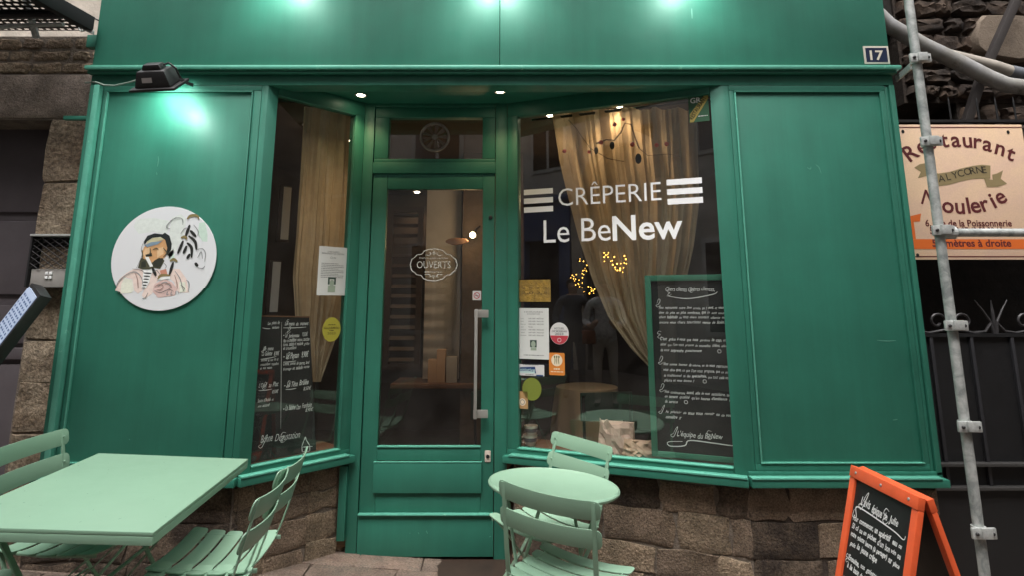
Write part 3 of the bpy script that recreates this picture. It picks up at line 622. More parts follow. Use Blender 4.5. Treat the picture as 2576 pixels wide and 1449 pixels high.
mb = MB(); [put_text(mb, s, off(M, .0003), 0, y, width=a*w_, align='c', cap=c_, offset=.02) for s, y, w_, c_ in (('ACCUEIL', b*.38, 1.1, .012), ('CAP MORBIHAN', b*.12, 1.6, .012), ('2023', -b*.14, .9, .014))]; mb.build('printed_text', INK, o)
mb = MB(); ring2(mb, off(M, .0004), 0, -b*.6, .010, .013, 16); mb.build('emblem', MATS['sticker_white'], o)
o, M, sx, sz_ = notice('sticker', FR_, 1381, 888, 1421, 946, mat('sticker_orange', (.62, .20, .03), .5), 'orange sticker with a white circle of cutlery below the round red and white sticker', 'sticker', r=.008)
mb = MB(); disc2(mb, M, 0, sz_*.17, .036, .036); put_text(mb, 'Logis', M, 0, -sz_*.24, width=sx*.4, align='c', offset=.02) if False else None; mb.build('circle', mat('sticker_cream', (.72, .60, .45), .5), o)
mb = MB()
for dx, tp in ((-.014, 1), (0, 0), (.014, 2)):
    ribbon(mb, off(M, .0004), [(dx, sz_*.17-.024), (dx*.8, sz_*.17), (dx, sz_*.17+.02)], .005); disc2(mb, off(M, .0004), dx, sz_*.17+.02, .005, .008, 10)
mb.build('cutlery_mark', mat('sticker_olive', (.12, .14, .05), .6), o)
mb = MB(); lines(mb, M, [(-sz_*.25, -sx*.2, sx*.2)], 0, 0, .009); lines(mb, M, [(-sz_*.36, -sx*.4, sx*.4)], 0, 0, .005); mb.build('printed_text', MATS['sticker_cream'], o)
o, M, sx, sz_ = notice('sticker', FR_, 1302, 917, 1369, 948, MATS['sticker_white'], 'white rectangular sticker reading initiative below the opening hours sheet', 'sticker', r=.004)
mb = MB(); poly2(mb, M, [(-sx*.48, -.018), (-sx*.40, .016), (sx*.16, .022), (sx*.20, -.018)]); poly2(mb, M, [(sx*.2, -.034), (sx*.2, -.026), (sx*.46, -.026), (sx*.46, -.034)]); mb.build('blue_field', mat('sticker_blue', (.01, .04, .15), .5), o)
mb = MB(); poly2(mb, off(M, .0003), [(-sx*.48, -.018), (-sx*.46, -.008), (sx*.14, -.008), (sx*.16, -.018)]); put_text(mb, 'initiative', off(M, .0005), -sx*.44, -.008, width=sx*.6, cap=.022, offset=.01); mb.build('printed_text', mat('sticker_teal', (.45, .60, .58), .5), o)
mb = MB(); lines(mb, M, [(.031, -sx*.3, sx*.3), (-.029, -sx*.2, sx*.1)], 0, 0, .004); mb.build('printed_text', INK, o)
o, M, a, b = round_sticker(FL, 834, 830, 21, 30, mat('sticker_yellow', (.34, .30, .035), .5), 'round yellow sticker on the narrow left window beside the chalkboard')
mb = MB(); [put_text(mb, s, M, 0, y, width=a*w_, align='c', cap=.014, offset=.01) for s, y, w_ in (('Gault&Millau', .004, 1.7), ('2023', -b*.4, .9))]; lines(mb, M, [(b*.35, -a*.4, a*.4), (-b*.12, -a*.25, a*.25)], 0, 0, .006); mb.build('printed_text', mat('sticker_brown', (.10, .08, .01), .6), o)
o, M, a, b = round_sticker(FR_, 1338, 980, 24, 30, mat('sticker_lime', (.17, .20, .03), .5), 'round dull green sticker low on the right window below the initiative sticker')
o, M, sx, sz_ = notice('sticker', FR_, 1301, 985, 1328, 1030, mat('sticker_tan', (.42, .24, .10), .6), 'tan sticker with a pale round badge at the lower left corner of the right window', 'sticker')
mb = MB(); disc2(mb, M, 0, -.012, .022); mb.build('badge', MATS['sticker_cream'], o)
mb = MB(); ring2(mb, off(M, .0004), 0, -.012, .012, .016, 20); mb.build('emblem', INK, o)
o, M, sx, sz_ = notice('sticker', FR_, 1730, 236, 1785, 302, mat('sticker_green', (.035, .12, .06), .45), 'green guide sticker with a yellow diagonal band in the top right window corner', 'sticker')
mb = MB(); mb_ = M; poly2(mb, M, [(-sx*.46, -sz_*.5), (-sx*.3, -sz_*.5), (sx*.5, sz_*.28), (sx*.5, sz_*.5), (sx*.42, sz_*.5), (-sx*.46, -sz_*.22)]); mb.build('yellow_band', mat('sticker_gold', (.45, .34, .08), .5), o)
mb = MB(); put_text(mb, 'RESTAURANT', off(M, .0004), -sx*.34, -sz_*.42, width=math.hypot(sx, sz_)*.74, cap=.026, rot=math.atan2(sz_*.78, sx*.82), offset=.02); mb.build('printed_text', mat('print_dark', (.04, .05, .02), .6), o)
mb = MB(); put_text(mb, 'GR', M, -sx*.40, sz_*.17, cap=.034, offset=.02); lines(mb, M, [(-sz_*.32, -sx*.05, sx*.42)], 0, 0, .004); mb.build('printed_text', WHITE, o)
# no-smoking sticker and OUVERTS emblem on the door glass
FDp = wall(dy+.02)
o, M, sx, sz_ = notice('sticker', FDp, 1189, 733, 1210, 756, MATS['sticker_white'], 'small square no smoking sticker on the door glass above the handle', 'sticker', w=.0015, r=.004)
mb = MB(); ring2(mb, M, 0, 0, .016, .021, 24); poly2(mb, M, [(-.014, .011), (-.011, .014), (.014, -.011), (.011, -.014)]); mb.build('prohibition_mark', MATS['sticker_red'], o)
mb = MB(); poly2(mb, M, [(-.012, -.004), (.012, -.004), (.012, .001), (-.012, .001)]); mb.build('cigarette', INK, o)
OUV = mat('etched_white', (.62, .62, .58), .7)
c = P(1091, 665, dy+.018); M = FDp.M(c.x, .002, c.z); mb = MB()
ow, oh = .158, .108
prof = [(-1, 0), (-.93, .35), (-.80, .48), (-.72, .62), (-.52, .66), (-.42, .86), (-.2, .97), (0, 1), (.2, .97), (.42, .86), (.52, .66), (.72, .62), (.80, .48), (.93, .35), (1, 0), (.93, -.35), (.80, -.48), (.72, -.62), (.52, -.66), (.42, -.86), (.2, -.97), (0, -1), (-.2, -.97), (-.42, -.86), (-.52, -.66), (-.72, -.62), (-.80, -.48), (-.93, -.35), (-1, 0)]
for i in range(len(prof)-1):
    (xa, ya), (xb, yb) = prof[i], prof[i+1]
    poly2(mb, M, [(xa*ow, ya*oh), (xb*ow, yb*oh), (xb*ow*.965, yb*oh*.95), (xa*ow*.965, ya*oh*.95)])
put_text(mb, 'OUVERTS', M, 0, -.022, cap=.048, width=.222, align='c', offset=-.004)
put_text(mb, 'Entrez nous sommes', M, 0, .040, cap=.012, width=.19, align='c')
for sgn in (1, -1):
    ribbon(mb, M, [(-.06, sgn*.066), (-.03, sgn*.062), (-.02, sgn*.078), (-.035, sgn*.08)], .005); ribbon(mb, M, [(.06, sgn*.066), (.03, sgn*.062), (.02, sgn*.078), (.035, sgn*.08)], .005)
    disc2(mb, M, 0, sgn*.084, .004, .011, 10); ribbon(mb, M, [(-.012, sgn*.078), (0, sgn*.07), (.012, sgn*.078)], .004)
put_text(mb, 'Bienvenue', M, 0, -.052, cap=.012, width=.12, align='c', shear=.3)
em = mb.build('etched_lettering', OUV, door)

def swash(mb, M, x, y, s, kind=0):
    sh = [[(0, .2), (.3, .9), (.55, .7), (.25, .1), (-.15, -.1), (.1, -.35), (.6, -.05)],
          [(-.1, .1), (.25, .75), (.5, 1), (.35, .55), (-.1, -.3), (-.45, -.1), (-.1, .1)],
          [(.5, .8), (.1, .9), (-.1, .5), (.3, .4), (-.1, 0), (.2, -.2), (.6, .1)]][kind]
    s *= .62; ribbon(mb, M, [(x+a*s, y+b*s) for a, b in sh], max(.003, s*.07))
def chalk_text(mb, M, rows, offset=.004, shear=.35):
    for r in rows:
        s, x, y, cap = r[:4]; w = r[4] if len(r) > 4 else None
        put_text(mb, s, M, x, y, cap=cap, width=w, shear=shear, offset=offset, warp=lambda a, b: (a, b+.0025*math.sin(a*37)+.0015*math.sin(a*91)))
# right chalkboard: green framed board behind the right window
wB = -.075
a0, b0 = FR_.sz(1622, 693, wB), FR_.sz(1640, 1150, wB)
sA, sB = FR_.sz(1622, 693, wB)[0], .02
zT = FR_.sz(1700, 691, wB)[1]; zB = FR_.sz(1645, 1148, wB)[1]
cb = box('chalkboard_menu', CHALK, None, sB, sA, wB-.02, wB, zB, zT, .0, f=lambda x, y, z: FR_(x, y, z))
cb['label'] = 'tall green framed chalkboard covered in white handwriting behind the right window'; cb['category'] = 'chalkboard'
FG = mat('frame_green', (.03, .16, .10), .45)
for q in ((sA-.035, sA, zB, zT), (sB, sB+.03, zB, zT), (sB+.03, sA-.035, zT-.035, zT), (sB+.03, sA-.035, zB, zB+.03)):
    box('frame', FG, cb, q[0], q[1], wB+.0002, wB+.014, q[2], q[3], .003, f=lambda x, y, z: FR_(x, y, z))
M = FR_.M(sA-.045, wB+.0012, zT); mb = MB(); Wd = sA-sB-.08
def ry(v): return FR_.sz(1720, v, wB)[1]-zT
chalk_text(mb, M, [('Chers clients Chères clientes,', .075, ry(733), .028, .28)]); ribbon(mb, M, [(.08, ry(745)), (.2, ry(752)), (.34, ry(742)), (.37, ry(735))], .005); swash(mb, M, .09, ry(742), .05, 2); swash(mb, M, .22, ry(735), .04, 2)
para = [('Nous retrouvons notre 5ème année, ça y est, et vous', 778), ('êtes de plus en plus nombreux, que ce soit vous', 790), ('chers habitués ou vous chers nouveaux clients ou', 802), ('encore vous chers touristes venus de loin.', 815),
        ("C'est grâce à vous que nous gardons le cap, et", 858), ("ainsi que l'on vous propose de nouvelles idées, afin", 872), ('de vous surprendre gustativement', 886),
        ('Nous sommes heureux de vivre, et de vous retrouver,', 922), ("vous dire que, ce que l'on vous propose, que ce soit", 936), ('du traditionnel ou des spécialités, que tout cela vous', 950), ('plaira et vous étonne !', 962),
        ('Nous continuerons aussi, afin de vous satisfaire, tout', 992), ("en tenant qualité qu'en heures d'ambiance et", 1004), ('de service', 1016), ('Au plaisir de tous vous revoir ou de vous', 1042), ('connaître !!', 1056)]
for s, v in para:
    full = len(s) > 36
    put_words(mb, s, M, .03+(.012 if v > 900 else 0), ry(v), .0155, (Wd*.90 if full else None) or Wd*.9*len(s)/50, .4, .012)
for v, k in ((768, 0), (850, 2), (914, 0), (984, 0), (1040, 1)): swash(mb, M, .02, ry(v), .06, k)
chalk_text(mb, M, [("L'équipe du BeNew", .10, ry(1100), .030, .25)]); swash(mb, M, .085, ry(1096), .07, 1); swash(mb, M, .27, ry(1098), .07, 2)
ribbon(mb, M, [(.13, ry(1112)), (.05, ry(1116)), (.06, ry(1126)), (.14, ry(1122)), (.17, ry(1108)), (.3, ry(1110)), (.42, ry(1112)), (.43, ry(1098)), (.40, ry(1098))], .006)
for x_, v in ((.36, 886), (.27, 962), (.16, 1016)): ring2(mb, M, x_, ry(v)+.008, .008, .011, 14)
mb.build('handwriting', CHALKW, cb)
# left chalkboard
wC = -.06
c0 = [FL.sz(*q, wC) for q in ((664, 794), (778, 797), (795, 1140), (640, 1166))]
cs0, cs1, cz0, cz1 = .075, c0[1][0]+.03, .70, c0[0][1]
cl = MB().hexa([FL(s, w, z) for w in (wC-.015, wC) for s, z in ((cs0, .70), (c0[2][0], .70), (c0[1][0], c0[1][1]), (cs0, c0[0][1]))]).build('chalkboard_menu', CHALK, None)
cl['label'] = 'black chalkboard with a two column handwritten menu behind the narrow left window'; cl['category'] = 'chalkboard'
MB().hexa([FL(s, w, z) for w in (wC+.001, wC+.006) for s, z in ((cs0, c0[0][1]-.008), (c0[1][0], c0[1][1]-.008), (c0[1][0], c0[1][1]), (cs0, c0[0][1]))]).build('frame', MIDW, cl)
M = FL.M(cs0, wC+.0015, 0); mb = MB()
def LZ(u, v): s, z = FL.sz(u, v, wC); return s-cs0, z
def lt_(s, u, v, cap, wpx, sh=.35, of=.008):
    x, z = LZ(u, v); x2, z2 = LZ(u+wpx, v); put_words(mb, s, M, x, z, cap, x2-x, sh, of)
for a in ((" Les plats de", 671, 818, .018, 32), ("saison", 684, 828, .016, 18), ("Le menu du moment", 716, 820, .024, 60), ("- Le Jambonneau   9,50€", 712, 850, .026, 62), ("Pain de tradition maison, saucisse", 712, 862, .020, 66), ("fumée, salade et moutarde grillée", 712, 872, .020, 66), ("et croustillant", 712, 882, .018, 34),
          ("- Le Paysan  9,90€", 712, 904, .030, 64), ("Crème, pommes de terre, lard", 712, 921, .021, 66), ("fromage et salade verte", 712, 933, .019, 66), ("Le menu", 662, 883, .020, 26), ("La Galette  8,90€", 658, 897, .026, 44), ("saucisse au lait cru et", 656, 911, .016, 44), ("croustillant roquefort", 655, 922, .017, 46), ("et noix maison", 654, 931, .014, 30),
          ("L'Oeuf au Plat", 650, 978, .028, 50), ("8,50€", 684, 992, .020, 16), ("Sauce d'Aulté et", 648, 1013, .017, 40), ("son accord", 648, 1027, .015, 30), ("- La Tête Brûlée", 714, 975, .028, 62), ("8,50€", 763, 983, .020, 20), ("- La Sabine Cœur Framboise", 712, 1035, .028, 72), ("8,90€", 768, 1038, .018, 20)): lt_(*a)
lt_('Bonne Dégustation', 655, 1118, .045, 100, .4, -.002)
for (u, v, s, k) in ((660, 1120, .08, 1), (708, 1110, .08, 2), (724, 835, .05, 0), (722, 900, .05, 0), (662, 884, .04, 1), (662, 976, .05, 0), (722, 972, .05, 0), (722, 815, .04, 2)):
    x, z = LZ(u, v); swash(mb, M, x, z, s, k)
for u0, v0, u1, v1 in ((712, 826, 770, 824), (712, 912, 745, 909), (655, 905, 695, 898), (718, 981, 745, 978), (650, 984, 684, 980), (660, 826, 680, 828)):
    a, b = LZ(u0, v0), LZ(u1, v1); ribbon(mb, M, [a, ((a[0]+b[0])/2, (a[1]+b[1])/2-.002), b], .004)
bt = [LZ(*q) for q in ((760, 1138), (779, 1136), (779, 1122), (770, 1108), (768, 1100), (764, 1110), (759, 1124), (760, 1138))]
for p_, q_ in zip(bt, bt[1:]): ribbon(mb, M, [p_, q_], .005)
ribbon(mb, M, [LZ(760, 1126), LZ(786, 1124)], .005); ribbon(mb, M, [LZ(708, 812), LZ(706, 1080)], .0025)
mb.build('handwriting', CHALKW, cl)

# ------------------------------------------------------------------ stone plinths under the shopfront
STN = [STONE, STONE, STONEL, STONED]
def plinth(label, fr, u0, u1, zs, wr, mats, mort, back=-.16):
    t = thing('stone_wall', label, 'wall', fr((u0+u1)/2, 0, zs[0]))
    box('mortar', mort, t, u0, u1, back, -.004, zs[0]-.25, zs[-1], f=lambda x, y, z: fr(x, y, z))
    masonry(t, fr, u0, u1, zs, wr, mats, gap=.009, dep=.004, jit=.015, kk=.07, bv_=.0035); return t
fl2 = Fr(FL(0, -.04, 0)[:2], FL.u[:2], FL.n[:2]); fr2 = Fr(FR_(0, -.04, 0)[:2], FR_.u[:2], FR_.n[:2])
plinth('low brown granite wall below the narrow left display window', fl2, .0, .645, [.06, .195, .36, .475, .592], (.16, .34), [STONE, STONE, STONEL], MORTAR)
plinth('low brown granite wall below the wide right display window', fr2, .0, 1.36, [-.06, .085, .235, .43, .592], (.18, .46), [STONE, STONE, STONE, STONEL, STONED], MORTAR)
fA = wall(.04)
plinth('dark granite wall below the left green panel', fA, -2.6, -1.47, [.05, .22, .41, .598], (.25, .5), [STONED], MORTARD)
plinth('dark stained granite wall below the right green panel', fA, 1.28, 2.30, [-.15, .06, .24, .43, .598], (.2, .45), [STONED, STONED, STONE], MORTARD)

# ------------------------------------------------------------------ interior
def setting(name, m, *a, **k):
    o = box(name, m, None, *a, **k); o['kind'] = 'structure'; return o
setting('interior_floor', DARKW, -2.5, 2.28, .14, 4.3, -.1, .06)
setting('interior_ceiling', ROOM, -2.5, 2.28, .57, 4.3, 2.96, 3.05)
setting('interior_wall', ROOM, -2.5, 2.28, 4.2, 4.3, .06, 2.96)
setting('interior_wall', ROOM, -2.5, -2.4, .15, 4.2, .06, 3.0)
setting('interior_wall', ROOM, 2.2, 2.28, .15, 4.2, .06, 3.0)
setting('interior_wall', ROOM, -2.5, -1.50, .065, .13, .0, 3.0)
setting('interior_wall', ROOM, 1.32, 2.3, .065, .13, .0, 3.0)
mb = MB()
for fr, s1 in ((FL, .68), (FR_, 1.38)):
    mb.prism([fr(.07, -.085, .655), fr(s1, -.085, .655), fr(s1, -.33, .655), fr(.07, -.33, .655)], (0, 0, .03))
wl_ = mb.build('window_shelf', MIDW, None, .003); wl_['label'] = 'brown wooden shelf running behind the display windows at sill height'; wl_['category'] = 'shelf'
def curtain(fr, w, le, ri, vt, vb, label, folds, amp, m=CLOTH):
    mb = MB(); nu, nv = 90, 60; g = []
    def ip(t, v):
        for (va, a), (vb_, b) in zip(t, t[1:]):
            if v <= vb_: k = (v-va)/(vb_-va); k = max(0, k); return a+(b-a)*k
        return t[-1][1]
    for j in range(nv+1):
        v = vt+(vb-vt)*j/nv; row = []
        for i in range(nu+1):
            a = i/nu; u = ip(le, v)*(1-a)+ip(ri, v)*a; s, z = fr.sz(u, v, w)
            wdt = abs(ip(ri, v)-ip(le, v))/250
            ww = amp*(.35+.65*min(1, wdt))*(math.sin(a*folds*6.28+math.sin(j*.05+a*3)*1.1+1.3*math.sin(a*7.3))+.5*math.sin(a*folds*13.1+1+j*.03+math.sin(a*11))+.22*math.sin(a*folds*29+j*.11)+.12*math.sin(j*.5+a*17))
            row.append(mb.bm.verts.new(fr(s, w+ww, z)))
        g.append(row)
    for j in range(nv):
        for i in range(nu): mb.bm.faces.new((g[j][i], g[j][i+1], g[j+1][i+1], g[j+1][i]))
    o = mb.build('curtain', m, None, smooth=True, recalc=False); o['label'] = label; o['category'] = 'curtain'; return o
curtain(FR_, -.27, [(270, 1388), (400, 1410), (500, 1434), (600, 1460), (700, 1492), (800, 1532), (880, 1590), (940, 1648)], [(270, 1752), (500, 1760), (620, 1745), (720, 1722), (940, 1690)], 272, 940, 'beige linen curtain swept to the right behind the wide window', 6, .030)
curtain(FL, -.20, [(262, 764), (500, 747), (700, 733), (860, 745), (960, 785)], [(262, 900), (600, 888), (740, 876), (830, 852), (960, 806)], 268, 962, 'beige linen curtain gathered low behind the narrow left window', 3.2, .022)
def curtain_rod(fr, s0, s1, w, z, label):
    o = MB().tube([fr(s0, w, z), fr(s1, w, z)], .009, 10).build('curtain_rod', DARKW, None, smooth=True); tag(o, label, 'curtain rod')
curtain_rod(FR_, .05, 1.30, -.27, FR_.sz(1600, 271, -.27)[1], 'thin dark rod holding the curtain of the wide window')
curtain_rod(FL, .05, .62, -.20, FL.sz(820, 268, -.2)[1], 'thin dark rod holding the curtain of the narrow window')
# seen through the door
p0, p1 = P(1075, 475, 2.3), P(1162, 962, 2.3)
o = box('grey_reflection_box', mat('grey_reflection_paint', (.78, .77, .80), .7, var=.15, vscale=3), None, p0.x, P(1162, 475, 2.3).x, 2.3, 2.42, p1.z, p0.z+.05, .004); tag(o, 'plain light grey box standing in for a reflected house behind the door glass', 'post')  # stands in for the grey house mirrored in the door glass
sh = thing('louvred_shutter', 'dark brown louvred shutter standing inside to the left behind the door', 'shutter', (P(1015, 700, 2.0).x, 2.0, .06))
xa, xb = P(985, 700, 2.0).x, P(1048, 700, 2.0).x
za, zb_ = P(1000, 930, 2.0).z, P(1000, 520, 2.0).z
for n_, a in (('stile', (xa-.05, xa, za, zb_)), ('stile', (xb, xb+.05, za, zb_)), ('rail', (xa, xb, zb_-.05, zb_)), ('rail', (xa, xb, za, za+.05))): box(n_, DARKW, sh, a[0], a[1], 1.98, 2.01, a[2], a[3])
for k in range(15):
    z = za+.08+k*(zb_-za-.16)/14; MB().hexa([(xa, 1.985, z-.018), (xb, 1.985, z-.018), (xb, 2.005, z+.012), (xa, 2.005, z+.012), (xa, 1.98, z-.012), (xb, 1.98, z-.012), (xb, 2.0, z+.018), (xa, 2.0, z+.018)]).build('slat', DARKW, sh)
q = P(1110, 965, 2.0); o = box('bench', MIDW, None, P(985, 965, 2.0).x, P(1205, 965, 2.0).x, 1.95, 2.4, q.z-.04, q.z, .004); tag(o, 'brown wooden bench top behind the door glass', 'bench')
for k, (u0, v0, u1) in enumerate(((1078, 905, 1098), (1100, 880, 1120), (1124, 898, 1150))):
    a, b = P(u0, v0, 2.05), P(u1, 962, 2.05); o = box('book', KRAFT if k != 2 else CLOTHG, None, a.x, b.x, 2.02, 2.12, q.z+.001, a.z, .003)
    tag(o, ['short tan book standing leftmost on the bench behind the door', 'tall tan book standing on the bench behind the door', 'grey book standing rightmost on the bench behind the door'][k], 'book')
wlp = P(1189, 590, 1.8)
t = thing('wall_lamp', 'small glowing warm bulb lamp inside to the right of the door', 'lamp', wlp)
MB().ball(wlp, .028, 12).build('bulb', WARM, t, smooth=True)
MB().tube([wlp+Vector((0, .03, 0)), wlp+Vector((.02, .12, .06)), wlp+Vector((.05, .2, .1))], .01, 8).build('arm', BLKP, t)
setting('interior_pillar', mat('pillar_stone', (.10, .075, .06), .9, bump=.7, bscale=14, var=.4, vscale=6), P(1165, 500, 2.0).x, P(1235, 500, 2.0).x+.3, 2.0, 2.4, .06, 2.96)
ld = bpy.data.lights.new('bulb_lamp', 'POINT'); ld.energy = 1.2; ld.color = (1, .62, .3); ld.shadow_soft_size = .04; lo = bpy.data.objects.new('bulb_lamp', ld); COL.objects.link(lo); lo.location = wlp+Vector((0, -.08, 0))
o = MB().lathe([(.09, 0), (.1, .006), (.09, .012)], 28, Matrix.Translation(P(1150, 607, 1.7)) @ Matrix.Rotation(R(68), 4, 'X') @ Matrix.Rotation(R(0), 4, 'Y') @ Matrix.Diagonal((1.0, .35, 1, 1))).build('wooden_plate', mat('pale_wood', (.42, .24, .15), .6), None, smooth=True); tag(o, 'oval pale wooden plate hanging above the etched emblem on the door', 'plate')
# ceiling spots in the room, lamps
for k, (u, v, y, e, lb) in enumerate(((1558, 262, .55, 2.6, 'bright recessed ceiling spot behind the top of the wide window'), (1388, 288, 1.6, 1.6, 'small ceiling spot at the upper left of the wide window'), (778, 313, .62, 4, 'ceiling spot glowing through the narrow left window'), (1049, 481, 2.4, 1.3, 'ceiling spot at the top left of the door glass'))):
    d = ray(u, v); t_ = (2.955-CAMP.z)/d.z; p = CAMP+d*t_
    p.y = min(max(p.y, .45), 4.0)
    t = thing('ceiling_spot', lb, 'ceiling light', (p.x, p.y, 2.955), group='ceiling spots in the dining room')
    MB().lathe([(.05, -.004), (.056, -.010), (.036, -.012), (.03, -.004)], 24, Matrix.Translation((p.x, p.y, 2.962)), close=False).build('ring', STEEL, t); MB().lathe([(.036, -.006), (.02, -.02), (.001, -.024)], 20, Matrix.Translation((p.x, p.y, 2.958)), close=False).build('bulb', SPOTW, t)
    ld = bpy.data.lights.new('room_lamp', 'SPOT'); ld.energy = e*3; ld.color = (1, .66, .38); ld.spot_size = R(125); ld.spot_blend = .9; ld.shadow_soft_size = .04; lo = bpy.data.objects.new('room_lamp', ld); COL.objects.link(lo); lo.location = (p.x, p.y, 2.92)
for u, v, y, e, lb in ((1580, 395, .95, .9, 'glowing pendant bulb hanging behind the middle of the wide curtain'), (1437, 479, 1.5, 1.0, 'small pendant bulb hanging left of the wide curtain behind the letter C'), (835, 520, 1.05, .5, 'pendant bulb hanging behind the narrow window curtain')):
    p = P(u, v, y); t = thing('pendant_lamp', lb, 'lamp', p, group='pendant bulbs in the dining room')
    MB().ball(p, .024, 12).build('bulb', WARM, t, smooth=True); MB().tube([p+Vector((0, 0, .02)), (p.x, p.y, 2.955)], .003, 6).build('flex', BLKP, t); MB().lathe([(.014, .022), (.016, .06), (.006, .066)], 14, Matrix.Translation(p)).build('socket', BLKP, t, smooth=True)
    ld = bpy.data.lights.new('pendant_light', 'POINT'); ld.energy = e; ld.color = (1, .66, .36); ld.shadow_soft_size = .03; lo = bpy.data.objects.new('pendant_light', ld); COL.objects.link(lo); lo.location = p+Vector((0, -.0, -.04))
# tables inside with cloth, bench, chairs
tc_ = thing('dining_table', 'round dining table with a long white cloth inside the wide window', 'table', (.74, 2.6, .06))
mb = MB(); prof = []
nn = 64; rings = []
for z, r, am in ((.78, .001, 0), (.785, .30, 0), (.775, .37, 0), (.70, .385, .008), (.55, .40, .02), (.34, .415, .03)):
    rings.append([mb.bm.verts.new((.74+(r*.8+am*math.sin(j*2*math.pi*9/nn))*math.cos(2*math.pi*j/nn), 2.6+(r*.8+am*math.sin(j*2*math.pi*9/nn))*math.sin(2*math.pi*j/nn), z)) for j in range(nn)])
for a, b in zip(rings, rings[1:]):
    for j in range(nn): mb.bm.faces.new((a[j], a[(j+1) % nn], b[(j+1) % nn], b[j]))
mb.build('tablecloth', WCLOTH, tc_, smooth=True); MB().tube([(.74, 2.6, .06), (.74, 2.6, .77)], .04, 10).build('pedestal', DARKW, tc_)
DG = mat('dark_green_seat', (.012, .045, .032), .5)
def inchair(x, y, rz, lb):
    t = thing('dining_chair', lb, 'chair', (x, y, .06), rz, group='dark chairs inside the restaurant'); M = Matrix.Translation((x, y, .06)) @ Matrix.Rotation(rz, 4, 'Z')
    MB().box(-.2, .2, -.2, .2, .44, .47, M=M).build('seat', DG, t, .005); MB().box(-.2, .2, -.23, -.205, .66, .86, M=M).build('backrest', DG, t, .008)
    for sx in (-1, 1):
        MB().tube([M @ Vector((sx*.18, -.21, .84)), M @ Vector((sx*.18, -.19, .45)), M @ Vector((sx*.18, .2, 0))], .011, 8).build('leg', BLACK, t); MB().tube([M @ Vector((sx*.16, .18, .45)), M @ Vector((sx*.16, -.22, 0))], .011, 8).build('leg', BLACK, t)
inchair(.75, 1.0, R(190), 'dark green chair inside the wide window left of the chalkboard'); inchair(1.25, 1.15, R(170), 'dark green chair inside partly hidden by the tall chalkboard'); inchair(.0, 1.3, R(240), 'dark green chair inside beside the stacked cups')
# window ledge objects
def cup(c, label, grp, s=1.0, hdl=True):
    t = thing('cup', label, 'cup', c, group=grp); M = Matrix.Translation(c)
    MB().lathe([(.026*s, 0), (.034*s, .012*s), (.044*s, .05*s), (.047*s, .066*s), (.044*s, .066*s), (.040*s, .05*s), (.028*s, .012*s), (.001, .010*s)], 28, M, close=False).build('bowl', CERAM, t, smooth=True)
    MB().lathe([(.0392*s, .026*s), (.0447*s, .050*s)], 28, M, close=False).build('printed_band', CERAMD, t, smooth=True)
    if hdl: MB().tube([Vector(c)+Vector((-(.04+.022*math.sin(a))*s, 0, (.035+.018*math.cos(a))*s)) for a in [k*math.pi/8 for k in range(9)]], .005*s, 8).build('handle', CERAM, t, smooth=True)
s, z = FR_.sz(1334, 1120, -.13); c0_ = FR_(s, -.13, .687)
cup(c0_, 'patterned cup at the bottom of the stack in the left corner of the wide window', 'stacked cups on the window shelf')
cup(c0_+Vector((.005, 0, .058)), 'patterned cup on top of the stack in the left corner of the wide window', 'stacked cups on the window shelf', .95, False)
s, z = FR_.sz(1450, 1110, -.15)
mb = MB(); c1_ = FR_(s, -.15, .687)
o = mb.lathe([(.03, 0), (.032, .05), (.028, .05), (.026, .006), (.001, .005)], 20, Matrix.Translation(c1_), close=False).build('glass_tumbler', GLASS, None, smooth=True); tag(o, 'small clear tumbler on the window shelf between the cups and the paper bags', 'tumbler')
def crumple(name, fr, s0, s1, w, z0, z1, m, label, seed):
    rr = random.Random(seed); mb = MB(); n = 9; rows = []
    for j in range(6):
        row = []
        for i in range(n):
            a = i/(n-1); s = s0+(s1-s0)*a; ww = w+.05*math.sin(a*math.pi)+rr.uniform(-.012, .012); z = z0+(z1-z0)*j/5*(1+rr.uniform(-.12, .12)*(j > 3)); row.append(mb.bm.verts.new(fr(s+rr.uniform(-.006, .006), ww-(j/5)*.03, z)))
        rows.append(row)
    for a, b in zip(rows, rows[1:]):
        for i in range(n-1): mb.bm.faces.new((a[i], a[i+1], b[i+1], b[i]))
    back = [mb.bm.verts.new(fr(s0+(s1-s0)*i/(n-1), w-.05, z0+(z1-z0)*.98)) for i in range(n)]; bb = [mb.bm.verts.new(fr(s0+(s1-s0)*i/(n-1), w-.05, z0)) for i in range(n)]
    for i in range(n-1): mb.bm.faces.new((rows[-1][i], rows[-1][i+1], back[i+1], back[i])); mb.bm.faces.new((back[i], back[i+1], bb[i+1], bb[i]))
    mb.bm.faces.new([r[0] for r in rows]+[back[0], bb[0]]); mb.bm.faces.new([r[-1] for r in rows]+[back[-1], bb[-1]])
    o = mb.build(name, m, None); tag(o, label, 'paper bag')
sa, sb = FR_.sz(1505, 1100, -.14)[0], FR_.sz(1592, 1100, -.14)[0]
crumple('paper_bag', FR_, sb, sa, -.16, .687, .86, mat('pink_paper', (.50, .36, .29), .8, var=.1), 'crumpled pale pink paper bag on the window shelf behind the round table', 3)
sa, sb = FR_.sz(1560, 1100, -.12)[0], FR_.sz(1638, 1100, -.12)[0]
crumple('paper_bag', FR_, sb, sa, -.125, .687, .765, KRAFT, 'low brown paper bag on the window shelf beside the chalkboard', 5)
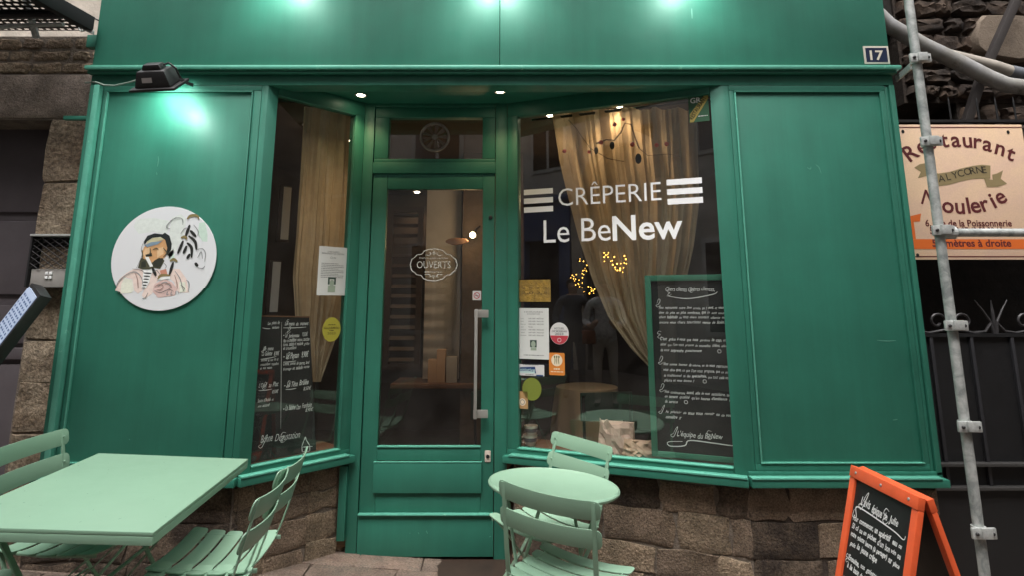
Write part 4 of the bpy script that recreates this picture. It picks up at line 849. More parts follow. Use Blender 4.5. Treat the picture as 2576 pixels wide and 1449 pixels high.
# fairy lights and berry garland
rr = random.Random(4)
fl = thing('fairy_lights', 'cluster of small warm fairy lights glowing behind the curtain edge', 'fairy lights', P(1470, 700, 1.0))
mb = MB(); wr = MB(); path = []
for k in range(46):
    a = k/45; u = 1466+18*math.sin(a*9)+rr.uniform(-13, 13); v = 655+a*88+rr.uniform(-6, 6); p = P(u, v, 1.0+rr.uniform(-.04, .04)); mb.ball(p, rr.uniform(.0025, .0048)); path.append(p)
for k in range(26):
    u = 1515+k*2.5+rr.uniform(-7, 7); v = 655-18*math.sin(k*.3)+rr.uniform(-12, 12)+(k > 18)*16; p = P(u, v, .62+rr.uniform(-.01, .01)); p = FR_(FR_.sz(u, v, -.20)[0], -.20, FR_.sz(u, v, -.2)[1]); mb.ball(p, rr.uniform(.003, .006)); 
bb_ = mb.build('bulb', TINY, fl); bb_['kind'] = 'stuff'
wr.tube(path, .0012, 4).build('wire', BLKP, fl)
bg = thing('berry_garland', 'twig garland with red baubles hanging at the top of the wide window', 'garland', FR_(.6, -.12, 2.6))
wG = -.13
def G(u, v): s, z = FR_.sz(u, v, wG); return FR_(s, wG, z)
MB().tube([G(*q) for q in ((1637, 395), (1660, 372), (1668, 345), (1677, 312), (1695, 318), (1700, 345), (1715, 362), (1722, 388), (1730, 410))][:0] + [G(*q) for q in ((1545, 372), (1560, 358), (1570, 330), (1590, 312), (1560, 300), (1545, 330), (1530, 352))][:0] + [G(*q) for q in ((1500, 360), (1525, 350), (1545, 352), (1562, 332), (1572, 308), (1588, 312), (1598, 345), (1608, 372))], .0045, 7).build('twig', TWIG, bg, smooth=True)
MB().tube([G(*q) for q in ((1430, 300), (1450, 322), (1462, 340), (1485, 372), (1530, 398), (1570, 405))], .0025, 6).build('twig', TWIG, bg); MB().tube([G(*q) for q in ((1608, 372), (1630, 390), (1655, 388), (1680, 386), (1710, 392))], .002, 6).build('twig', TWIG, bg)
for u, v, r in ((1546, 312, 7), (1512, 357, 7.5), (1591, 362, 8), (1652, 364, 7), (1677, 361, 7), (1482, 381, 6), (1420, 379, 7), (1568, 299, 6)): MB().ball(G(u, v), r/FPX*3.1, 12).build('bauble', RED, bg, smooth=True)
for u, v, w_, h_ in ((1540, 365, 8, 16), (1500, 378, 7, 12), (1606, 398, 10, 18)):
    c = FR_.M(FR_.sz(u, v, wG+.01)[0], wG+.01, FR_.sz(u, v, wG+.01)[1]); mb = MB(); mb.lathe([(w_*.002, 0), (w_*.002, .003)], 20, c @ Matrix.Diagonal((1, 1.7, 1, 1))); mb.build('leaf', mat('dark_leaf%d' % u, (.03, .035, .03), .7), bg)
MB().tube([G(1512, 350), G(1512, 320), G(1508, 296)], .0015, 5).build('twig', TWIG, bg)
# framed pictures inside, left window
for u0, v0, u1, v1, lb in ((702, 466, 726, 600, 'upper narrow framed picture on the wall inside the narrow window'), (688, 657, 712, 786, 'lower narrow framed picture on the wall inside the narrow window')):
    s0, s1_ = FL.sz(u0, 600, -.40), FL.sz(u1, 600, -.40); z1_, z0_ = FL.sz(u0, v0, -.4)[1], FL.sz(u0, v1, -.4)[1]
    o = box('picture_frame', DARKW, None, s0[0]-.01, s1_[0]+.008, -.43, -.41, z0_-.02, z1_+.01, .003, f=lambda x, y, z: FL(x, y, z)); tag(o, lb, 'picture'); box('print', PAPER, o, s0[0]+.012, s1_[0], -.409, -.405, z0_, z1_, f=lambda x, y, z: FL(x, y, z))
setting('interior_wall', ROOM, -.02, 1.0, -.50, -.435, .06, 2.96, f=lambda x, y, z: (FL(0, 0, 0)+Vector((-.02+x*.18+(y+.5)*0, .42-y*.6+.1, z)))) if False else None

# ------------------------------------------------------------------ bistro furniture
def slat(mb, M, L, w, t, bow, axis='z', r=.018):
    """slat along local x, width along local y, thin in z; bow = mid offset"""
    n = 14; rows = []
    xs = [-L/2+r*(1-math.cos(a*math.pi/2/3)) for a in range(4)]; xs += [-L/2+r+(L-2*r)*k/(n-6) for k in range(1, n-6)] ; xs += [-x for x in xs[:4]][::-1]
    for x in xs:
        e = max(0, abs(x)-(L/2-r)); hw = w/2-r+math.sqrt(max(0, r*r-e*e)) if e > 0 else w/2; hw = max(hw, w/2-r)
        z = -bow*(1-(2*x/L)**2)
        rows.append([mb.bm.verts.new(M @ Vector(q)) for q in ((x, -hw, z-t/2), (x, hw, z-t/2), (x, hw, z+t/2), (x, -hw, z+t/2))])
    for a, b in zip(rows, rows[1:]):
        for i in range(4): mb.bm.faces.new((a[i], a[(i+1) % 4], b[(i+1) % 4], b[i]))
    mb.bm.faces.new(rows[0][::-1]); mb.bm.faces.new(rows[-1]); return mb
def copy_thing(root, M, label):
    r = root.copy(); COL.objects.link(r); r.matrix_basis = M; r['label'] = label
    for ch in root.children:
        c = ch.copy(); COL.objects.link(c); c.parent = r; c.matrix_parent_inverse = ch.matrix_parent_inverse
        for g in ch.children:
            d = g.copy(); COL.objects.link(d); d.parent = c; d.matrix_parent_inverse = g.matrix_parent_inverse
    return r
UPT = Vector((.06, 0, 1)).normalized()
TILT = Vector((0, 0, 1)).rotation_difference(UPT).to_matrix().to_4x4()
def stand(x, y, rz): return Matrix.Translation((x, y, gz(x, y))) @ TILT @ Matrix.Rotation(rz, 4, 'Z')
chair = thing('bistro_chair', 'x', 'chair', group='mint folding bistro chairs')
Tm = Matrix.Translation; Rx = lambda a: Matrix.Rotation(a, 4, 'X')
for k in range(5):
    y = .172-k*.0775; z = .458-.010*math.sin(math.pi*k/4)
    slat(MB(), Tm((0, y, z)) @ Rx(R((k-2)*-2.4)), .435, .068, .006, .022).build('seat_slat', MINT, chair, .0015)
def backz(z): return -.175-(z-.45)*.22
for zc, hh in ((.688, .072), (.795, .072)):
    # width axis is up the back; bow pushes the middle backwards
    A = Matrix(((1, 0, 0), (0, -.22, 1), (0, 1, .22))).to_4x4(); A.translation = (0, backz(zc)+.0075, zc)
    sl = slat(MB(), A, .445, hh, .005, .032, r=.022).build('back_slat', MINT, chair, .0015)
    for sx in (-1, 1):
        MB().lathe([(.006, 0), (.0055, .003), (.001, .004)], 10, Matrix.Translation((sx*.195, backz(zc)+.0042, zc)) @ Matrix.Rotation(R(-90), 4, 'X')).build('rivet', MINT, sl)
for sx in (-1, 1):
    MB().bar([(sx*.195, backz(z)-.001, z) for z in (.825, .74, .65, .56)]+[(sx*.196, -.178, .48), (sx*.196, -.13, .38), (sx*.196, -.02, .24), (sx*.196, .12, .11), (sx*.196, .215, .0)], .020, .006, (1, 0, 0)).build('leg', MINT, chair, .001)
    MB().bar([(sx*.174, .185, .442), (sx*.174, .12, .38), (sx*.174, 0, .25), (sx*.174, -.12, .12), (sx*.174, -.235, .0)], .018, .006, (1, 0, 0)).build('leg', MINT, chair, .001)
    MB().bar([(sx*.182, .205, .445), (sx*.182, .0, .436), (sx*.182, -.19, .446)], .006, .016, (1, 0, 0)).build('seat_rail', MINT, chair, .001)
MB().tube([(-.18, -.235, .012), (.18, -.235, .012)], .006, 8).build('foot_bar', MINT, chair); MB().tube([(-.185, .20, .02), (.185, .20, .02)], .006, 8).build('foot_bar', MINT, chair)
MB().tube([(-.17, -.02, .245), (.17, -.02, .245)], .005, 8).build('cross_bar', MINT, chair)
def on_ground_plane(u, v, h):
    return hit(u, v, (-.9, .5, .085+h), Vector((.06, 0, 1)))
def chair_pose(l, r, toward):
    a, b = on_ground_plane(*l, .83), on_ground_plane(*r, .83); m = (a+b)/2; d = (b-a); n = Vector((-d.y, d.x, 0)).normalized()
    if (Vector(toward)-Vector((m.x, m.y, 0))).dot(n) < 0: n = -n
    rz = math.atan2(-n.x, n.y); o = m+n*.24; print('CHAIR', round(o.x, 3), round(o.y, 3), round(math.degrees(rz)), 'w', round(math.hypot(d.x, d.y), 3)); return o.x, o.y, rz
RT = on_ground_plane(1370, 1218, .73); print('RT', RT)
x, y, rz = chair_pose((1240, 1205), (1465, 1258), (RT.x, RT.y, 0))
chair.matrix_basis = stand(x, y, rz); chair['label'] = 'mint slatted bistro chair seen from behind in front of the round table'
x, y, rz = chair_pose((1358, 1080), (1530, 1122), (RT.x, RT.y, 0)); x -= .03; y -= .03; rz -= R(6)
copy_thing(chair, stand(x, y, rz), 'mint slatted bistro chair between the round table and the wide window')
E1, E2 = on_ground_plane(242, 1142, .71), on_ground_plane(620, 1156, .71); E3 = on_ground_plane(394, 1342, .71)
tcx, tcy = (E1.x+E3.x)/2-.042, (E1.y+E3.y)/2; tw_ = (E2-E1).length; td = (E3-E2).length; trz = math.atan2((E2-E3).y, (E2-E3).x)-math.pi/2-.02
print('TABLE', tcx, tcy, tw_, td, math.degrees(trz), 'angle', math.degrees((E2-E1).angle(E3-E2)))
def Tpose(lx, ly, rz): a = math.cos(trz), math.sin(trz); return stand(tcx+lx*a[0]-ly*a[1], tcy+lx*a[1]+ly*a[0], trz+rz)
x, y, rz = chair_pose((680, 1177), (607, 1248), (tcx, tcy, 0))
copy_thing(chair, stand(x, y, rz), 'mint bistro chair nearest the camera at the right side of the square table')
x2, y2, rz2 = chair_pose((734, 1125), (668, 1180), (tcx, tcy, 0))
copy_thing(chair, stand(x2, y2, rz2), 'mint bistro chair further back at the right side of the square table')
x, y, rz = chair_pose((120, 1086), (0, 1122), (tcx, tcy, 0))
copy_thing(chair, stand(x, y, rz), 'mint bistro chair with its back against the left green pilaster')
copy_thing(chair, Tpose(-.42, -.40, R(-84)), 'mint bistro chair of which only the seat shows below the near left table corner')
# round table
UPR = (Vector((.06, .035, 1))).normalized(); Mr = Matrix.Translation((RT.x, RT.y, gz(RT.x, RT.y)-.004)) @ Vector((0, 0, 1)).rotation_difference(UPR).to_matrix().to_4x4() @ Matrix.Rotation(R(20), 4, 'Z')
rt = thing('round_table', 'small round mint metal bistro table in front of the wide window', 'table', M=Mr)
MB().lathe([(.001, .716), (.288, .716), (.292, .712), (.300, .712), (.306, .717), (.307, .724), (.303, .730), (.296, .7325), (.288, .729), (.001, .729)], 72, Mr, close=False).build('table_top', MINT, rt, smooth=True)
def tubeM(pts, r, M, name, par, m=MINT, n=8): return MB().tube([M @ Vector(p) for p in pts], r, n).build(name, m, par, smooth=True)
for sx in (-1, 1):
    tubeM([(sx*.17, .19, .71), (sx*.165, .06, .48), (sx*.16, -.05, .30), (sx*.17, -.22, .0)], .008, Mr, 'leg', rt); tubeM([(sx*.14, -.19, .71), (sx*.14, -.06, .48), (sx*.14, .05, .30), (sx*.16, .22, .0)], .008, Mr, 'leg', rt)
tubeM([(-.17, .19, .70), (.17, .19, .70)], .008, Mr, 'top_bar', rt); tubeM([(-.14, -.19, .70), (.14, -.19, .70)], .008, Mr, 'top_bar', rt)
tubeM([(-.165, -.0, .385), (.165, .0, .385)], .006, Mr, 'cross_bar', rt); tubeM([(-.17, -.21, .02), (.17, -.21, .02)], .006, Mr, 'foot_bar', rt); tubeM([(-.16, .21, .02), (.16, .21, .02)], .006, Mr, 'foot_bar', rt)
# square table
Mt = stand(tcx, tcy, trz)
qt = thing('folding_table', 'rectangular mint metal table in front of the left green panel', 'table', M=Mt)
tt = MB().box(-tw_/2, tw_/2, -td/2, td/2, .697, .711, M=Mt).build('table_top', MINT, qt, .004)
for a in ((-tw_/2, tw_/2, -td/2, -td/2+.012), (-tw_/2, tw_/2, td/2-.012, td/2), (-tw_/2, -tw_/2+.012, -td/2+.012, td/2-.012), (tw_/2-.012, tw_/2, -td/2+.012, td/2-.012)):
    MB().box(a[0], a[1], a[2], a[3], .668, .6965, M=Mt).build('edge_strip', MINT, tt, .002)
for sy in (-1, 1):
    yq = sy*(td/2-.13)
    MB().bar([Mt @ Vector(p) for p in ((-tw_/2+.10, yq, .69), (-.02, yq, .36), (tw_/2-.12, yq, .0))], .026, .007, Mt.to_3x3() @ Vector((0, 1, 0))).build('leg', MINT, qt, .001)
    MB().bar([Mt @ Vector(p) for p in ((tw_/2-.10, yq+.03, .69), (.02, yq+.03, .36), (-tw_/2+.12, yq+.03, .0))], .026, .007, Mt.to_3x3() @ Vector((0, 1, 0))).build('leg', MINT, qt, .001)
tubeM([(-.0, -td/2+.13, .36), (0, td/2-.13, .36)], .008, Mt, 'cross_bar', qt); tubeM([(-tw_/2+.1, -td/2+.13, .685), (-tw_/2+.1, td/2-.13, .685)], .008, Mt, 'top_bar', qt); tubeM([(tw_/2-.1, -td/2+.13, .685), (tw_/2-.1, td/2-.13, .685)], .008, Mt, 'top_bar', qt)
tubeM([(tw_/2-.12, -td/2+.13, .02), (tw_/2-.12, td/2-.13, .02)], .007, Mt, 'foot_bar', qt); tubeM([(-tw_/2+.12, -td/2+.13, .02), (-tw_/2+.12, td/2-.13, .02)], .007, Mt, 'foot_bar', qt)

MKM = mat('dull_scratch', (.10, .19, .13), .6); rr = random.Random(9)
for k in range(26):
    x_, y_ = rr.uniform(-tw_*.47, tw_*.47), rr.uniform(-td*.47, td*.47); a_ = rr.uniform(0, 3.1); L_ = rr.uniform(.002, .010); mb = MB()
    ribbon(mb, Mt @ Matrix.Translation((0, 0, .7115)), [(x_, y_), (x_+L_*math.cos(a_)*.6, y_+L_*math.sin(a_)), (x_+L_*math.cos(a_)*1.3, y_+L_*math.sin(a_)*1.2)], rr.uniform(.0012, .004)); mb.build('scratch', MKM, tt)
# ------------------------------------------------------------------ orange A-board
ab = thing('sandwich_board', 'orange framed sandwich board with a handwritten chalk menu on the pavement', 'sandwich board', (1.46, -.94, gz(1.46, -.94)))
yN, yF = -1.155, -.725; xt, zt_ = 1.462, .90
def abp(side, M0=None):
    """frame of one leaf: local x = along -y (to the viewer's right), y = down the leaf, z = outward"""
    ang = R(15)*side; dn = Vector((-math.sin(ang), 0, -math.cos(ang))); rt_ = Vector((0, -1, 0)); out = rt_.cross(-dn)
    m = Matrix((rt_, -dn, out)).transposed().to_4x4(); m.translation = (xt-side*.012, yF, zt_+.0); return m
MF = abp(1); wL = yF-yN; LL = .96
def abar(M, a, b, c, d, e, f_, n, par, m=ORANGE): return MB().box(a, b, c, d, e, f_, M=M).build(n, m, par, .003)
leaf = abar(MF, .0, wL, -.045, 0, -.020, .006, 'top_rail', ab)
abar(MF, 0, .036, -LL, -.0455, -.020, .002, 'leg', ab); abar(MF, wL-.036, wL, -LL, -.0455, -.020, .002, 'leg', ab); abar(MF, .0365, wL-.0365, -.80, -.76, -.02, .0, 'rail', ab)
MB().box(.0365, wL-.0365, -.7595, -.046, -.014, -.008, M=MF).build('chalk_panel', CHALK, ab)
for xx in (.045, wL*.5, wL-.05): MB().lathe([(.006, .006), (.005, .009), (.001, .0095)], 10, MF @ Matrix.Translation((xx, -.022, 0))).build('screw', STEEL, leaf)
MK = abp(-1); MK.translation = (xt+.03, yF, zt_-.004)
abar(MK, 0.0, wL, -.045, 0, -.004, .022, 'top_rail', ab); abar(MK, 0, .036, -LL, -.0455, 0, .02, 'leg', ab); abar(MK, wL-.036, wL, -LL, -.0455, 0, .02, 'leg', ab); MB().box(.0365, wL-.0365, -.7595, -.046, .004, .010, M=MK).build('chalk_panel', BLACK, ab)
mb = MB(); Ma = off(MF, -.0068)
def at_(s, x, y, cap, w, of=.012, sh=.3): put_words(mb, s, Ma, x, y, cap, w, sh, of)
at_("L'avis épique de Julie", .085, -.135, .030, .24); ribbon(mb, Ma, [(.05, -.16), (.045, -.19), (.07, -.185), (.06, -.15), (.12, -.145), (.3, -.155), (.36, -.165), (.37, -.15)], .005)
swash(mb, Ma, .10, -.13, .09, 1); swash(mb, Ma, .24, -.14, .08, 2)
y_ = -.20
for s in ('Pour commencer, un apéritif eau ou', "50 cl ou un pichet d'un bon vin ou", 'votre galette beurre (à partager) sur place', "puis la jeune crêpe", None, "Ensuite, nos galettes 'Campagne'", "à la base de blé noir, son fromage", None, "Cafés, nos crêpes au caramel", 'et pour finir un bon dessert', 'du moment et sa chantilly', None, 'Bonne dégustation à tous'):
    if s is None: y_ -= .022; swash(mb, Ma, .045, y_-.01, .045, 2); continue
    at_(s, .05+random.uniform(0, .012), y_, .020, min(.31, .0095*len(s)), .02, .25); y_ -= .032
mb.build('handwriting', CHALKW, ab)

# ------------------------------------------------------------------ right: scaffold, sign, fence, alley
def clamp(par, c, w=.075, yb=-.03):
    k = MB().box(c.x-w, c.x+w, c.y-.036, c.y-.022, c.z-.024, c.z+.024).build('clamp', GALVC, par, .004)
    MB().tube([(c.x, c.y, c.z-.022), (c.x, c.y, c.z+.022)], .030, 14).build('clamp_collar', GALVC, par, smooth=True)
    for sx in (-1, 1): MB().lathe([(.008, 0), (.008, .006), (.005, .009), (.001, .009)], 8, wall(c.y-.036).M(c.x+sx*.036, 0, c.z)).build('bolt', BLKP, k)
    MB().box(c.x-.018, c.x+.03, c.y-.048, c.y-.036, c.z-.020, c.z+.026).build('wedge', GALVC, k, .003)
sp = thing('scaffold_pole', 'galvanised upright scaffold pole with clamps to the right of the shopfront', 'scaffold pole', (2.15, -.45, gz(2.15, -.45)))
MB().tube([(2.15, -.45, gz(2.15, -.45)), (2.15, -.45, 5)], .0225, 20).build('tube', GALV, sp, smooth=True)
for v in (150, 358, 580, 820, 1072, 1337): q = P(2300+(v/1449)*170, v, -.45); clamp(sp, Vector((2.15, -.45, q.z)), .055)
MB().bar([P(2255, 198, .1), P(2292, 165, -.40)], .035, .01, (0, 0, 1)).build('wall_tie', GALVC, sp)
zt2 = P(2450, 584, -.42).z
t = thing('scaffold_tube', 'horizontal galvanised scaffold tube crossing in front of the cream sign', 'scaffold tube', (2.6, -.42, zt2))
MB().tube([(2.20, -.42, zt2), (5.2, -.42, zt2)], .021, 18).build('tube', GALV, t, smooth=True); MB().lathe([(.033, 0), (.033, .06), (.024, .065)], 16, Matrix.Translation((2.185, -.42, zt2)) @ Matrix.Rotation(R(90), 4, 'Y')).build('coupler', GALVC, t)
# pipes
yp = .42
o = MB().tube([P(2150, -20, yp), P(2235, 62, yp), P(2320, 112, yp), P(2420, 160, yp), P(2490, 196, yp), P(2530, 212, yp), P(2600, 222, yp), P(2760, 232, yp)], .052, 20).build('drain_pipe', PIPE, None, smooth=True)
tag(o, 'thick grey pipe sloping down to the right above the cream sign', 'pipe')
t = thing('drain_pipe', 'second pale pipe with a grey sleeve behind the sloping pipe', 'pipe', P(2500, 170, .62))
MB().tube([P(2380, 136, .62), P(2500, 165, .62), P(2545, 180, .62)], .042, 18).build('tube', mat('pale_pipe', (.40, .36, .31), .6, var=.3, dirt='#4a443c', dscale=8), t, smooth=True); MB().tube([P(2540, 178, .62), P(2600, 192, .62), P(2700, 215, .62)], .045, 18).build('sleeve', mat('sleeve_grey', (.14, .15, .17), .5), t, smooth=True)
o = MB().bar([P(2400, 400, .75), P(2470, 190, .72), P(2560, -10, .7), P(2600, -90, .7)], .07, .05, (1, 0, .2)).build('strut', RUST, None, .004); tag(o, 'dark rusty strut leaning in front of the rubble wall at top right', 'strut')
# fence with sign
yf = .30
fn = thing('iron_gate', 'black iron gate with scrolls and sheet panels right of the shopfront', 'gate', (3.2, yf, gz(3.2, yf)))
zr = P(2400, 303, yf).z; box('rail', BLACK, fn, 2.32, 4.6, yf-.012, yf+.012, zr-.012, zr+.006)
for u in (2320, 2393, 2464, 2511, 2557, 2604, 2651):
    q = P(u-22, 303, yf) if False else P(u*1.0-0, 303, yf); x = P(u-0, 326/1.0777, yf).x-(.0)
    MB().tube([(x, yf, zr), (x, yf, zr+.13), (x, yf, zr+.165)], [.007, .006, .001], 7).build('spike', BLACK, fn)
z2 = P(2450, 840, yf).z; box('rail', BLACK, fn, 2.32, 4.6, yf-.02, yf+.02, z2-.02, z2)
for v in (1165, 1224): q = P(2450, v, yf); box('rail', mat('rail_edge%d' % v, (.06, .058, .056), .4, metal=.3), fn, 2.32, 4.6, yf-.05, yf-.0, q.z-.012, q.z+.006, .003)
zb3 = P(2450, 1224, yf).z
for k in range(9):
    x = 2.30+k*.245
    box('sheet_panel', BLACK, fn, x+.012, x+.235, yf+.0, yf+.01, zb3-.01, z2-.021)
    box('bar', mat('bar_edge', (.03, .03, .034), .4, metal=.2) if k == 0 else MATS['bar_edge'], fn, x-.010, x+.010, yf-.018, yf+.018, zb3, z2-.021, .003)
box('bottom_panel', mat('scratched_black', (.010, .0095, .010), .5, dirt='#34302d', dscale=18, dthr=.74), fn, 2.3, 4.6, yf-.02, yf+.0, gz(2.3, yf)-.2, zb3-.014)
IRON = mat('wrought_iron', (.045, .043, .045), .45, metal=.2, var=.4)
for k in range(5):
    x = 2.60+k*.53 if k else 2.60; xk = P(2500, 810, yf).x-.53+k*.53
    mid = xk
    for sx in (-1, 1):
        pts = [(mid+sx*(.005+.075*a), yf, z2+.09*math.sin(a*1.5)+.09*a) for a in [i/8 for i in range(9)]]
        MB().tube([(mid+sx*.01, yf, z2), (mid+sx*.02, yf, z2+.07), (mid+sx*.06, yf, z2+.14), (mid+sx*.10, yf, z2+.20)], [.009, .008, .006, .003], 7).build('scroll', IRON, fn)
        cx = mid+sx*.265-sx*.075; cz = z2+.065
        sp_ = [(mid+sx*.02, yf, z2+.06), (mid+sx*.06, yf, z2+.012), (mid+sx*.13, yf, z2+.004)]+[(mid+sx*(.185+.062*(1-i/20)*math.cos(-.9+i*.45)), yf, z2+.07+.062*(1-i/20)*math.sin(-.9+i*.45)) for i in range(16)]
        MB().tube(sp_, .008, 7).build('scroll', IRON, fn, smooth=True)
    MB().tube([(mid, yf, z2), (mid, yf, z2+.12), (mid, yf, z2+.2)], [.011, .010, .002], 7).build('spike', IRON, fn)
    MB().tube([(mid+.265, yf, z2), (mid+.265, yf, z2+.10), (mid+.265, yf, z2+.135)], [.009, .008, .002], 7).build('spike', IRON, fn)
# sign
ys = .255; s0, s1 = P(2262, 312, ys), P(2576, 652, ys)
zT_, zB_ = s0.z, s1.z; xL, xR = 2.36, P(2576, 500, ys).x+.06
sg = box('restaurant_sign', CREAM, None, xL, xR, ys, ys+.012, zB_, zT_, .002); tag(sg, 'cream Restaurant La Lycorne sign with brown lettering behind the scaffold pole', 'sign')
Ms = wall(ys-.0015).M(0, 0, 0)
mb = MB()
for z in (zT_-.022, zB_+.022-.006): poly2(mb, Ms, [(xL, z), (xR, z), (xR, z+.006), (xL, z+.006)])
def S(u, v): p = P(u, v, ys-.0015); return p.x, p.z
def arc_text(body, pts, cap, widths=None, off_=.012):
    """letters placed one by one; pts = list of (u, v, deg) baseline centres"""
    for ch, (u, v, dg) in zip(body, pts): x, z = S(u, v); put_text(mb, ch, Ms, x, z, cap=cap*1.06, rot=R(dg), offset=(0 if ch == 'M' else off_+.006), width=None, align='c')
k_ = 1/3.22/1.0777
U = lambda a, b: (2376/1.0777+a*k_, 300/1.0777+b*k_)
arc_text('Restaurant', [(*U(340, 415), 32), (*U(425, 360), 25), (*U(500, 325), 15), (*U(605, 312), 4), (*U(700, 310), 0), (*U(800, 315), -2), (*U(885, 325), -9), (*U(965, 345), -14), (*U(1070, 380), -20), (*U(1160, 425), -24)], .098)
mb.build('lettering', MAROON, sg); mb = MB()
arc_text('Moulerie', [(*U(450, 830), -22), (*U(625, 885), -8), (*U(735, 893), -2), (*U(815, 890), 3), (*U(880, 884), 8), (*U(970, 868), 16), (*U(1045, 842), 20), (*U(1115, 800), 27)], .098)
mb.build('lettering', MAROON, sg); mb = MB()
x, z = S(*U(430, 1005)); x2, _ = S(*U(1185, 1005)); put_text(mb, '6, rue de la Poissonnerie', Ms, x, z, cap=.042, width=x2-x, offset=.02)
mb.build('lettering', MAROON, sg); mb = MB()
x, z = S(*U(470, 1070)); x2, _ = S(*U(1110, 1070)); put_text(mb, '56000 - 02 97 42 58 39 10', Ms, x, z, cap=.042, width=x2-x, offset=.02)
mb.build('lettering', MAROON, sg)
mb = MB(); M2 = off(Ms, .0006)
poly2(mb, Ms, [S(*U(*q)) for q in ((290, 1120), (350, 1112), (1288+60, 1118), (1288+60, 1205), (300, 1205), (240, 1160), (225, 930), (290, 920), (390, 893), (380, 965), (328, 967), (343, 1112))][:0] or [S(*U(*q)) for q in ((250, 1118), (1360, 1118), (1360, 1203), (250, 1203))])
poly2(mb, Ms, [S(*U(*q)) for q in ((230, 935), (292, 918), (390, 893), (380, 963), (326, 966), (345, 1117), (250, 1117))])
mb.build('orange_arrow', mat('sign_orange', (.62, .13, .02), .5), sg)
mb = MB(); x, z = S(*U(490, 1182)); x2, _ = S(*U(1180, 1182)); put_text(mb, '50 mètres à droite', M2, x, z, cap=.046, width=x2-x, offset=.025); mb.build('lettering', MAROON, sg)
mb = MB()
poly2(mb, Ms, [S(*U(*q)) for q in ((330, 493), (380, 462), (455, 450), (470, 555), (362, 585), (388, 530))])
for a, b in zip(((455, 520, 630), (540, 545, 655), (640, 530, 640), (740, 500, 612), (840, 478, 592), (920, 468, 588)), ((540, 545, 655), (640, 530, 640), (740, 500, 612), (840, 478, 592), (920, 468, 588), (995, 475, 590))):
    poly2(mb, Ms, [S(*U(a[0], a[1])), S(*U(b[0], b[1])), S(*U(b[0], b[2])), S(*U(a[0], a[2]))])
poly2(mb, off(Ms, .0003), [S(*U(*q)) for q in ((940, 588), (1015, 600), (1010, 555), (1050, 545), (1105, 517), (1085, 590), (1140, 632), (1060, 660), (965, 662))])
mb.build('ribbon', KHAKI, sg)
mb = MB()
for ch, (u, v, dg) in zip('LALYCORNE', ((500, 640, -3), (572, 628, 6), (645, 612, 10), (695, 600, 12), (745, 585, 13), (800, 570, 13), (852, 560, 10), (903, 552, 5), (955, 550, 3))):
    x, z = S(*U(u, v)); put_text(mb, ch, off(Ms, .001), x-.018, z+.006, cap=.046, rot=R(dg), offset=.004)
mb.build('lettering', mat('ribbon_ink', (.04, .032, .02), .6), sg)
mb = MB()
for q in ((232, 178), (1150, 183), (360, 1258)): x, z = S(*U(*q)); disc2(mb, M2, x, z, .010, .012, 12)
mb.build('screw_hole', BLACK, sg)
# alley behind the gate
AD = mat('alley_dark', (.02, .016, .013), .95, bump=.9, bscale=12, var=.6, vscale=3)  # near-black colour carries the shade of the alley
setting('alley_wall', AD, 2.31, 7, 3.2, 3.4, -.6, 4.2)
setting('alley_wall', MORTARD, 2.25, 2.31, .16, 3.4, -.6, 6)
rw = thing('rubble_wall', 'dark rubble stone wall above the gate at the upper right', 'wall', (4, 1.0, 2.9))
RM = mat('rubble_mortar', (.045, .032, .024), .95, bump=.9, bscale=30, var=.5)
RB = mat('rubble_stone', (.105, .07, .048), .95, bump=1, bscale=22, var=.55, col2='#2c221c', vscale=5, grain=.3, gscale=120, objvar=.5)
box('mortar', RM, rw, 3.05, 7, .98, 3.2, 3.10, 6); box('mortar', RM, rw, 3.45, 7, .99, 3.19, 2.78, 3.098)
masonry(rw, wall(.97), 3.06, 5.2, [3.12, 3.24, 3.38, 3.50, 3.66, 3.8, 3.95, 4.1], (.12, .30), [RB], gap=.02, dep=.05, jit=.035, kk=.2)
masonry(rw, wall(.98), 3.46, 5.2, [2.79, 2.92, 3.08], (.12, .30), [RB], gap=.02, dep=.04, jit=.03, kk=.2)
q = [P(2455, 20, .85), P(2570, 140, .85)]
stone(rw, wall(.90), q[0].x, q[0].x+.62, q[1].z, 3.78, mat('dressed_block', (.20, .155, .115), .9, bump=.6, bscale=45, grain=.3, gscale=150, var=.3), .03, .03, back=.12)
setting('alley_light_block', AD, 2.31, 7.0, 1.3, 3.4, 4.1, 4.3)  # slabs added overhead to shut out the sky and keep the alley black
setting('alley_light_block', AD, 2.31, 3.05, 1.0, 3.4, 3.75, 4.09)

# ------------------------------------------------------------------ left neighbour
yl = .12
lw = thing('stone_building', 'old granite house front with a grey door left of the shopfront', 'building', (-3.4, yl, .2))
GR = mat('house_granite', (.36, .285, .20), .92, col2='#83705c', vscale=4, var=.45, bump=1, bscale=22, bdist=.035, grain=.55, gscale=48, objvar=.2, dirt='#2a211a', dscale=4, dthr=.62)
GRD = mat('lintel_granite', (.36, .295, .25), .92, col2='#82766b', vscale=5, var=.4, bump=.9, bscale=40, grain=.5, gscale=150, dirt='#9a9088', dscale=30, dthr=.76)
fl_ = wall(yl); xj = -2.81
box('mortar', MORTAR, lw, xj, -2.45, yl-.004, .5, -.1, 2.69); box('mortar', MORTAR, lw, -6, -2.45, yl-.002, .5, 2.692, 3.245); box('upper_wall', mat('pale_plaster', (.62, .55, .47), .9, var=.4, vscale=3, bump=.5), lw, -6, -2.54, .9, 1.2, 3.0, 4.6)
zs = [.0, .45, .86, 1.13, 1.36, 1.80, 2.30, 2.69]
for i in range(len(zs)-1):
    stone(lw, fl_, xj+random.uniform(-.03, .03), -2.44, zs[i]+.002, zs[i+1]-.002, GR, .014, .008, kk=.03, bv_=.006)
stone(lw, fl_, -4.6, -2.57, 2.70, 2.985, GRD, .015, .006)
